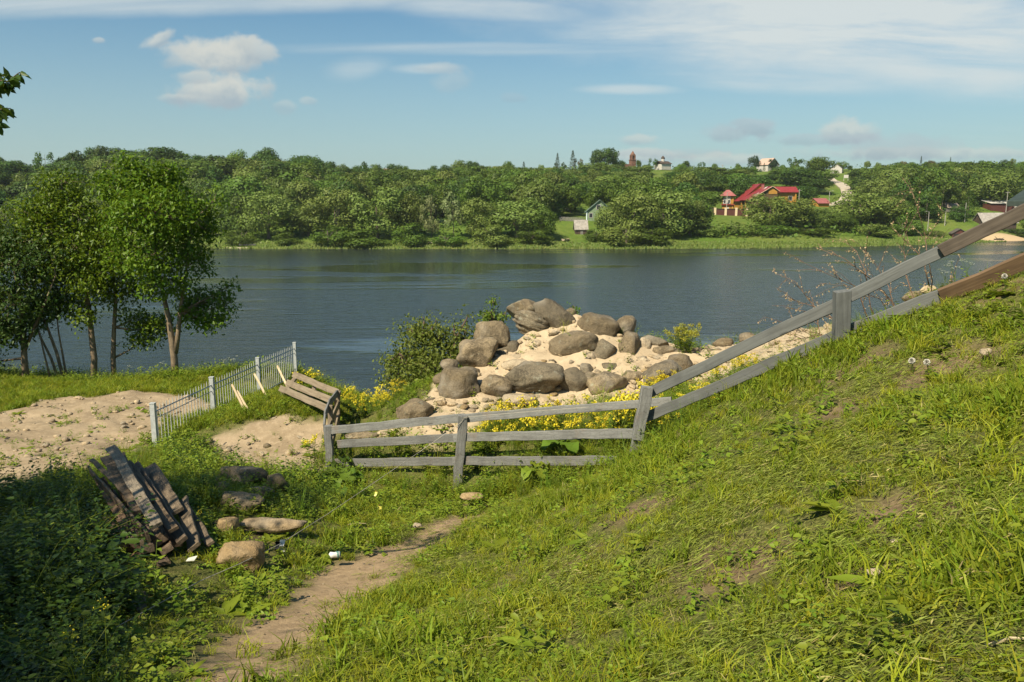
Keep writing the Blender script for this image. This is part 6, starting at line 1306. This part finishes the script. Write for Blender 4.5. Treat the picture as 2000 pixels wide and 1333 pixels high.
near_tree('little sprig behind the top of the mound right of the long boulder', [([M(1122,640,17.2), M(1122,606,17.2), M(1120,597,17.2)], [.01, .008, .004])], lob([(1118,603,8,8,0),(1128,612,6,5,0)], 17.2), 14, LN, nl=8, L=.06, name='sapling', bark='twig', seed=23, rad=.05, cat='sapling')
def dead_shrub():
    org = M(1725, 690, 9.4); r = thing('bare_shrub', 'sprawling dry shrub with reddish twigs and small withered buds behind the fence post', 'shrub', org); rr = np.random.default_rng(31); b = MB(); C, D = [], []
    L = [([(1715,700),(1650,670),(1602,655),(1591,600),(1552,550),(1512,533)],.011), ([(1725,690),(1746,594),(1699,544),(1649,505),(1591,483)],.012), ([(1728,690),(1745,600),(1736,560),(1712,520),(1690,490)],.010), ([(1760,690),(1815,600),(1821,550),(1810,489),(1807,461),(1788,394),(1774,350)],.008), ([(1810,467),(1828,440),(1846,412)],.006),
         ([(1815,560),(1802,505),(1774,475),(1738,442)],.009), ([(1710,700),(1630,655),(1599,655),(1550,665),(1510,668)],.010), ([(1720,690),(1690,610),(1674,561),(1635,544),(1552,505)],.010), ([(1700,690),(1650,640),(1600,602),(1560,590),(1522,578)],.009), ([(1740,690),(1700,600),(1690,530),(1672,490),(1640,465)],.009),
         ([(1760,690),(1790,600),(1770,540),(1765,480),(1770,430)],.009), ([(1710,690),(1640,625),(1580,610),(1530,600)],.008), ([(1700,695),(1640,690),(1560,640),(1490,618)],.008), ([(1740,690),(1740,620),(1720,585),(1660,560),(1600,553)],.008), ([(1770,690),(1830,610),(1850,580),(1862,540)],.007)]
    for pts, w in L:
        dy = rr.normal() * .35; P = [M(a, c, 9.4 + dy + .1 * i * rr.normal()) for i, (a, c) in enumerate(pts)]; n = len(P); b.tube(P, [w * (1 - .85 * i / (n - 1)) for i in range(n)], 5)
        for i in range(1, n - 1):
            for s in range(3):
                a = P[i].lerp(P[i + 1], rr.uniform()); d = (P[i + 1] - P[i]).normalized() + Vector(rr.normal(size=3) * .55) + Vector((-.15, 0, .1)); l = rr.uniform(.12, .38); e = a + d.normalized() * l; b.tube([a, a.lerp(e, .5) + Vector((0, 0, .02)), e], [w * .35, w * .25, .0015], 4, False)
                for k in range(9): C.append(a.lerp(e, rr.uniform(.2, 1))); D.append(d)
        for i in range(n - 1):
            for k in range(8): C.append(P[i].lerp(P[i + 1], rr.uniform())); D.append(P[i + 1] - P[i])
    b.build('branches', plain('reddish_twig', (.20, .125, .085), .8), r, True, org); C = np.array(C); n = len(C); D = rr.normal(size=(n, 3)) + np.array([0, 0, -.3]); V, Q = leaves_np(C, D, rand_dirs(n, rr), rr.uniform(.016, .034, n), rr.uniform(.010, .017, n))
    link('buds', mesh_np('buds', V - np.array(org), Q), leaf_mat('withered_bud', (.42, .28, .17), (.52, .38, .22), .3), r)
dead_shrub()
def umbel_mesh(seed, h=.9, heads=6):
    r = np.random.default_rng(seed); st = MB(); C, N = [], []; st.tube([(0, 0, 0), (.02, .01, h * .5), (0, 0, h * .72)], [.006, .005, .004], 5)
    for k in range(heads):
        a = r.uniform(0, 6.28); q = r.uniform(.08, .3) * h * .8; top = np.array([cos(a) * q, sin(a) * q, h * r.uniform(.82, 1.02)]); st.tube([(0, 0, h * r.uniform(.4, .7)), (top[0] * .5, top[1] * .5, h * .75), top - [0, 0, .03]], [.004, .003, .002], 4)
        for j in range(9): w = r.uniform(0, 6.28); rr = .055 * r.uniform(0, 1) ** .5; c = top + [cos(w) * rr, sin(w) * rr, -.012 * (rr / .055) ** 2]; st.tube([top - [0, 0, .03], c], .0012, 3, False); [C.append(c + r.normal(size=3) * .008) for _ in range(8)]
    C = np.array(C); n = len(C); D = rand_dirs(n, r); D[:, 2] *= .3; V, Q = leaves_np(C, D, np.tile([0, 0, 1.], (n, 1)) + r.normal(size=(n, 3)) * .2, .011, .009)
    lw = 26; w = r.uniform(0, 6.28, lw); z = r.uniform(.05, .5, lw) * h; LD = np.c_[np.cos(w), np.sin(w), r.uniform(-.1, .5, lw)]; V2, Q2 = leaves_np(np.c_[np.zeros((lw, 2)), z], LD, np.tile([0, 0, 1.], (lw, 1)), .16, .05, .2)
    sm = bpy.data.meshes.new('stem'); sm.from_pydata(st.v, [], st.f); f = mesh_np('flower_head', V, Q); l = mesh_np('leaves', V2, Q2); return sm, f, l
def plant_from(meshes, mats, names, label, cat, name, loc, s, group=None):
    r = thing(name, label, cat, loc, random.uniform(0, 6.28), group); r.scale = (s, s, s)
    for me, m, nm in zip(meshes, mats, names):
        if not me.materials: me.materials.append(m)
        o = bpy.data.objects.new(nm, me); COL.objects.link(o); o.parent = r
    return r
UM = [umbel_mesh(61 + i) for i in range(3)]
def place_px(px, pyb, Y): p = M(px, pyb, Y); return (p.x, p.y, tn(p.x, p.y))
for i, (px, pyt, Y, lab) in enumerate(((1848, 522, 7.9, 'tall cow parsley behind the lower rail, left of the pair'), (1890, 516, 7.8, 'cow parsley behind the lower rail, right of the pair'), (1868, 505, 8.2, 'cow parsley standing highest behind the brown rail'), (455, 694, 21.5, 'white umbelled plant over the middle of the metal fence'), (438, 700, 21.8, 'white umbelled plant left of the fence post by the water'), (547, 706, 21.2, 'white umbels behind the last bay of the metal fence'),
                                (372, 716, 22.6, 'white umbels right of the forked trunk'), (320, 705, 23.2, 'white umbels left of the forked trunk'), (248, 712, 23.4, 'white umbels right of the slim dark trunk'), (1049, 762, 12.9, 'white flowered umbel in front of the long oval boulder'), (1352, 728, 13.2, 'white umbel beside the yellow clump on the right boulder'), (690, 752, 17.2, 'white umbel at the left of the yellow flower bank'))):
    p = M(px, pyt, Y); z = tn(p.x, p.y); s = max(.35, min(2.2, (p.z - z) / .95)); plant_from(UM[i % 3], (G['stem'], G['white'], G['weed']), ('stem', 'flower_head', 'leaves'), lab, 'cow parsley', 'cow_parsley', (p.x, p.y, z), s)
def cress_mesh(seed, h=.5):
    r = np.random.default_rng(seed); st = MB(); C = []; LC, LD = [], []
    for k in range(7):
        b = r.normal(size=2) * .04; t = b + r.normal(size=2) * .12; hh = h * r.uniform(.65, 1.1); st.tube([(b[0], b[1], 0), ((b[0] + t[0]) / 2, (b[1] + t[1]) / 2, hh * .6), (t[0], t[1], hh)], [.004, .003, .002], 4, False)
        for j in range(34): C.append([t[0] + r.normal() * .026, t[1] + r.normal() * .026, hh + r.normal() * .022])
        for j in range(7): q = r.uniform(.05, .8); w = r.uniform(0, 6.28); LC.append([b[0] + (t[0] - b[0]) * q, b[1] + (t[1] - b[1]) * q, hh * q]); LD.append([cos(w), sin(w), .4])
    C = np.array(C); n = len(C); V, Q = leaves_np(C, rand_dirs(n, r), np.tile([0, 0, 1.], (n, 1)) + r.normal(size=(n, 3)) * .5, .027, .022); LC, LD = np.array(LC), np.array(LD); V2, Q2 = leaves_np(LC, LD, np.tile([0, 0, 1.], (len(LC), 1)), .08, .03, .2)
    sm = bpy.data.meshes.new('stem'); sm.from_pydata(st.v, [], st.f); return sm, mesh_np('flowers', V, Q), mesh_np('leaves', V2, Q2)
CR = [cress_mesh(81 + i) for i in range(4)]
CRG = [tuple(m.copy() for m in q) for q in CR]
def cress(px, py, Y, lab, group=None, smin=.6, pale=False):
    p = M(px, py, Y); z = tn(p.x, p.y); s = max(smin, min(1.7, (p.z - z) / .5)); plant_from(random.choice(CRG if pale else CR), (G['stem'], G['greenish'] if pale else G['yellow'], G['weed']), ('stem', 'flowers', 'leaves'), lab, 'yellow flower', 'wintercress', (p.x, p.y, z), s, group)
rr = random.Random(5)
for i in range(46): px = rr.uniform(955, 1300); cress(px, rr.uniform(778, 838) - (px - 955) * .06 * rr.random(), rr.uniform(11.2, 12.3) - (px - 955) / 345 * 1.5, 'yellow wintercress in the %s of the bed between middle fence and mound' % ('left part' if px < 1070 else 'middle' if px < 1185 else 'right part'), 'wintercress between the middle fence and the mound')
for i in range(24): cress(rr.uniform(675, 790), rr.uniform(758, 835), rr.uniform(14.2, 17.0), 'yellow wintercress in the bank left of the shrub, behind the fence corner', 'wintercress bank behind the fence corner')
for i in range(13): cress(rr.uniform(1262, 1330), rr.uniform(722, 760), 13.0, 'yellow wintercress in front of the rounded boulder by the fence post', 'wintercress by the rounded boulder')
for i in range(12): cress(rr.uniform(1375, 1480), rr.uniform(704, 738), rr.uniform(12.6, 13.3), 'yellow wintercress between the two sloping rails', 'wintercress between the sloping rails')
for i in range(12): cress(rr.uniform(1285, 1400), rr.uniform(770, 812), rr.uniform(9.9, 10.8), 'yellow wintercress under the lower sloping rail', 'wintercress under the sloping rail')
cress(612, 850, 12.6, 'single tall wintercress standing left of the corner post on the rubble', None, .9); cress(605, 716, 19.5, 'yellow flower clump beyond the fallen fence panel', None, .8)
for i in range(9): cress(rr.uniform(1318, 1362), rr.uniform(648, 690), rr.uniform(14.7, 15.2), 'greenish yellow flower spike on the crest right of the boulders', 'greenish yellow spikes on the crest', .9, True)
# burdock leaves at the corner post, docks in the grass
def big_leaf_plant(label, px, py, Y, n, L, seed, cat='burdock', mat='tall'):
    p = M(px, py, Y); z = tn(p.x, p.y); r = np.random.default_rng(seed); root = thing('burdock', label, cat, (p.x, p.y, z))
    for i in range(n):
        a = 2 * pi * i / n + r.normal() * .3; l = L * r.uniform(.7, 1.1); b = MB(); h = .10 + .18 * r.uniform(); nn = 7; rows = []
        for k in range(nn):
            t = k / (nn - 1); w = l * .42 * (sin(pi * (t * .86 + .12)) ** .7) * (1 if k < nn - 1 else .1); c = Vector((cos(a) * (.06 + l * t), sin(a) * (.06 + l * t), h + .10 * sin(t * 2.4) - .14 * t)); s = Vector((-sin(a), cos(a), 0)); rows.append([c - s * w + Vector((0, 0, .03 * sin(k * 2.1))), c - Vector((0, 0, .02)), c + s * w + Vector((0, 0, .03 * cos(k * 1.7)))])
        for q in rows: b.v += [tuple(v) for v in q]
        for k in range(nn - 1):
            for j in (0, 1): b.f.append((k * 3 + j, k * 3 + j + 1, k * 3 + j + 4, k * 3 + j + 3))
        b.build('leaf', G[mat], root, True)
        MB().tube([(0, 0, 0), (cos(a) * .04, sin(a) * .04, h * .6), (cos(a) * .07, sin(a) * .07, h)], .006, 5).build('stalk', G['stem'], root)
big_leaf_plant('broad leaved burdock at the foot of the corner post', 668, 950, 11.3, 7, .30, 1); big_leaf_plant('smaller burdock in front of the corner post burdock', 668, 985, 10.2, 5, .22, 2)
big_leaf_plant('dock plant with pale leaves standing by the bottom rail', 1045, 950, 10.1, 6, .24, 3, 'dock', 'weed'); big_leaf_plant('burdock behind the bottom rail right of the middle post', 1098, 880, 10.6, 7, .28, 4)
big_leaf_plant('leafy plant climbing the left end of the rails', 665, 880, 11.8, 8, .16, 7, 'weed', 'nettle')
def stalk_plant(label, px, pyb, Y, h, leaf, n, mat, seed, flower=False, name='weed_stalk'):
    p = M(px, pyb, Y); z = tn(p.x, p.y); r = np.random.default_rng(seed); root = thing(name, label, 'weed', (p.x, p.y, z)); b = MB(); t = r.normal(size=2) * .06; b.tube([(0, 0, 0), (t[0] * .4, t[1] * .4, h * .5), (t[0], t[1], h)], [.005, .004, .002], 5); b.build('stem', G['stem'], root)
    q = np.linspace(.25, 1, n); C = np.c_[t[0] * q, t[1] * q, h * q]; a = np.arange(n) * 2.2 + r.uniform(0, 6); D = np.c_[np.cos(a), np.sin(a), r.uniform(-.1, .6, n)]; L = leaf * (1.3 - .6 * q); V, Q = leaves_np(C, D, np.tile([0, 0, 1.], (n, 1)), L, L * .45, .25); link('leaves', mesh_np('leaves', V, Q), G[mat], root)
    if flower: c = np.array([t[0], t[1], h]) + r.normal(size=(24, 3)) * .02; V, Q = leaves_np(c, rand_dirs(24, r), rand_dirs(24, r), .012, .010); link('flowers', mesh_np('flowers', V, Q), G['yellow'], root)
stalk_plant('bright young stalk with drooping leaves in front of the plank heap', 302, 1150, 5.6, .42, .11, 7, 'weed', 1); stalk_plant('yellow flowered celandine at the lower nettle edge', 215, 1290, 4.1, .35, .09, 9, 'weed', 2, True, 'celandine'); stalk_plant('second celandine among the nettles near the lower edge', 135, 1333, 3.8, .35, .09, 9, 'weed', 3, True, 'celandine')
stalk_plant('yellow flowered celandine right of the plank heap', 400, 1045, 7.2, .28, .08, 9, 'weed', 4, True, 'celandine'); stalk_plant('thin dark stalk standing above the nettles behind the planks', 168, 925, 10.2, .5, .05, 8, 'nettle', 5); stalk_plant('dark nettle stalk in front of the rubble pit', 455, 930, 10.6, .55, .10, 12, 'nettle', 6); stalk_plant('nettle stalk between the rubble pit and corner post', 560, 945, 10.8, .45, .10, 12, 'nettle', 7)
# dry sticks lying on the bank
for i, (lab, a, b_) in enumerate((('pale dry stick on the cut grass right of centre', (1065,1160,4.3), (1135,1120,4.6)), ('straw stick lying at the path end', (680,1025,8.4), (715,1023,8.4)), ('brown twig at the lower right corner', (1925,1262,1.8), (2020,1248,1.75)), ('thin white stalk at the right edge', (1945,1083,2.5), (2030,1081,2.45)))):
    p, q = M(*a), M(*b_); o = MB().tube([p, p.lerp(q, .5) + Vector((0, 0, .012)), q], [.004, .0035, .002], 5).build('stick', plain('dry_stick', (.50, .41, .26), .8)); tag(o, lab, 'stick')
print('objects', len(bpy.data.objects))
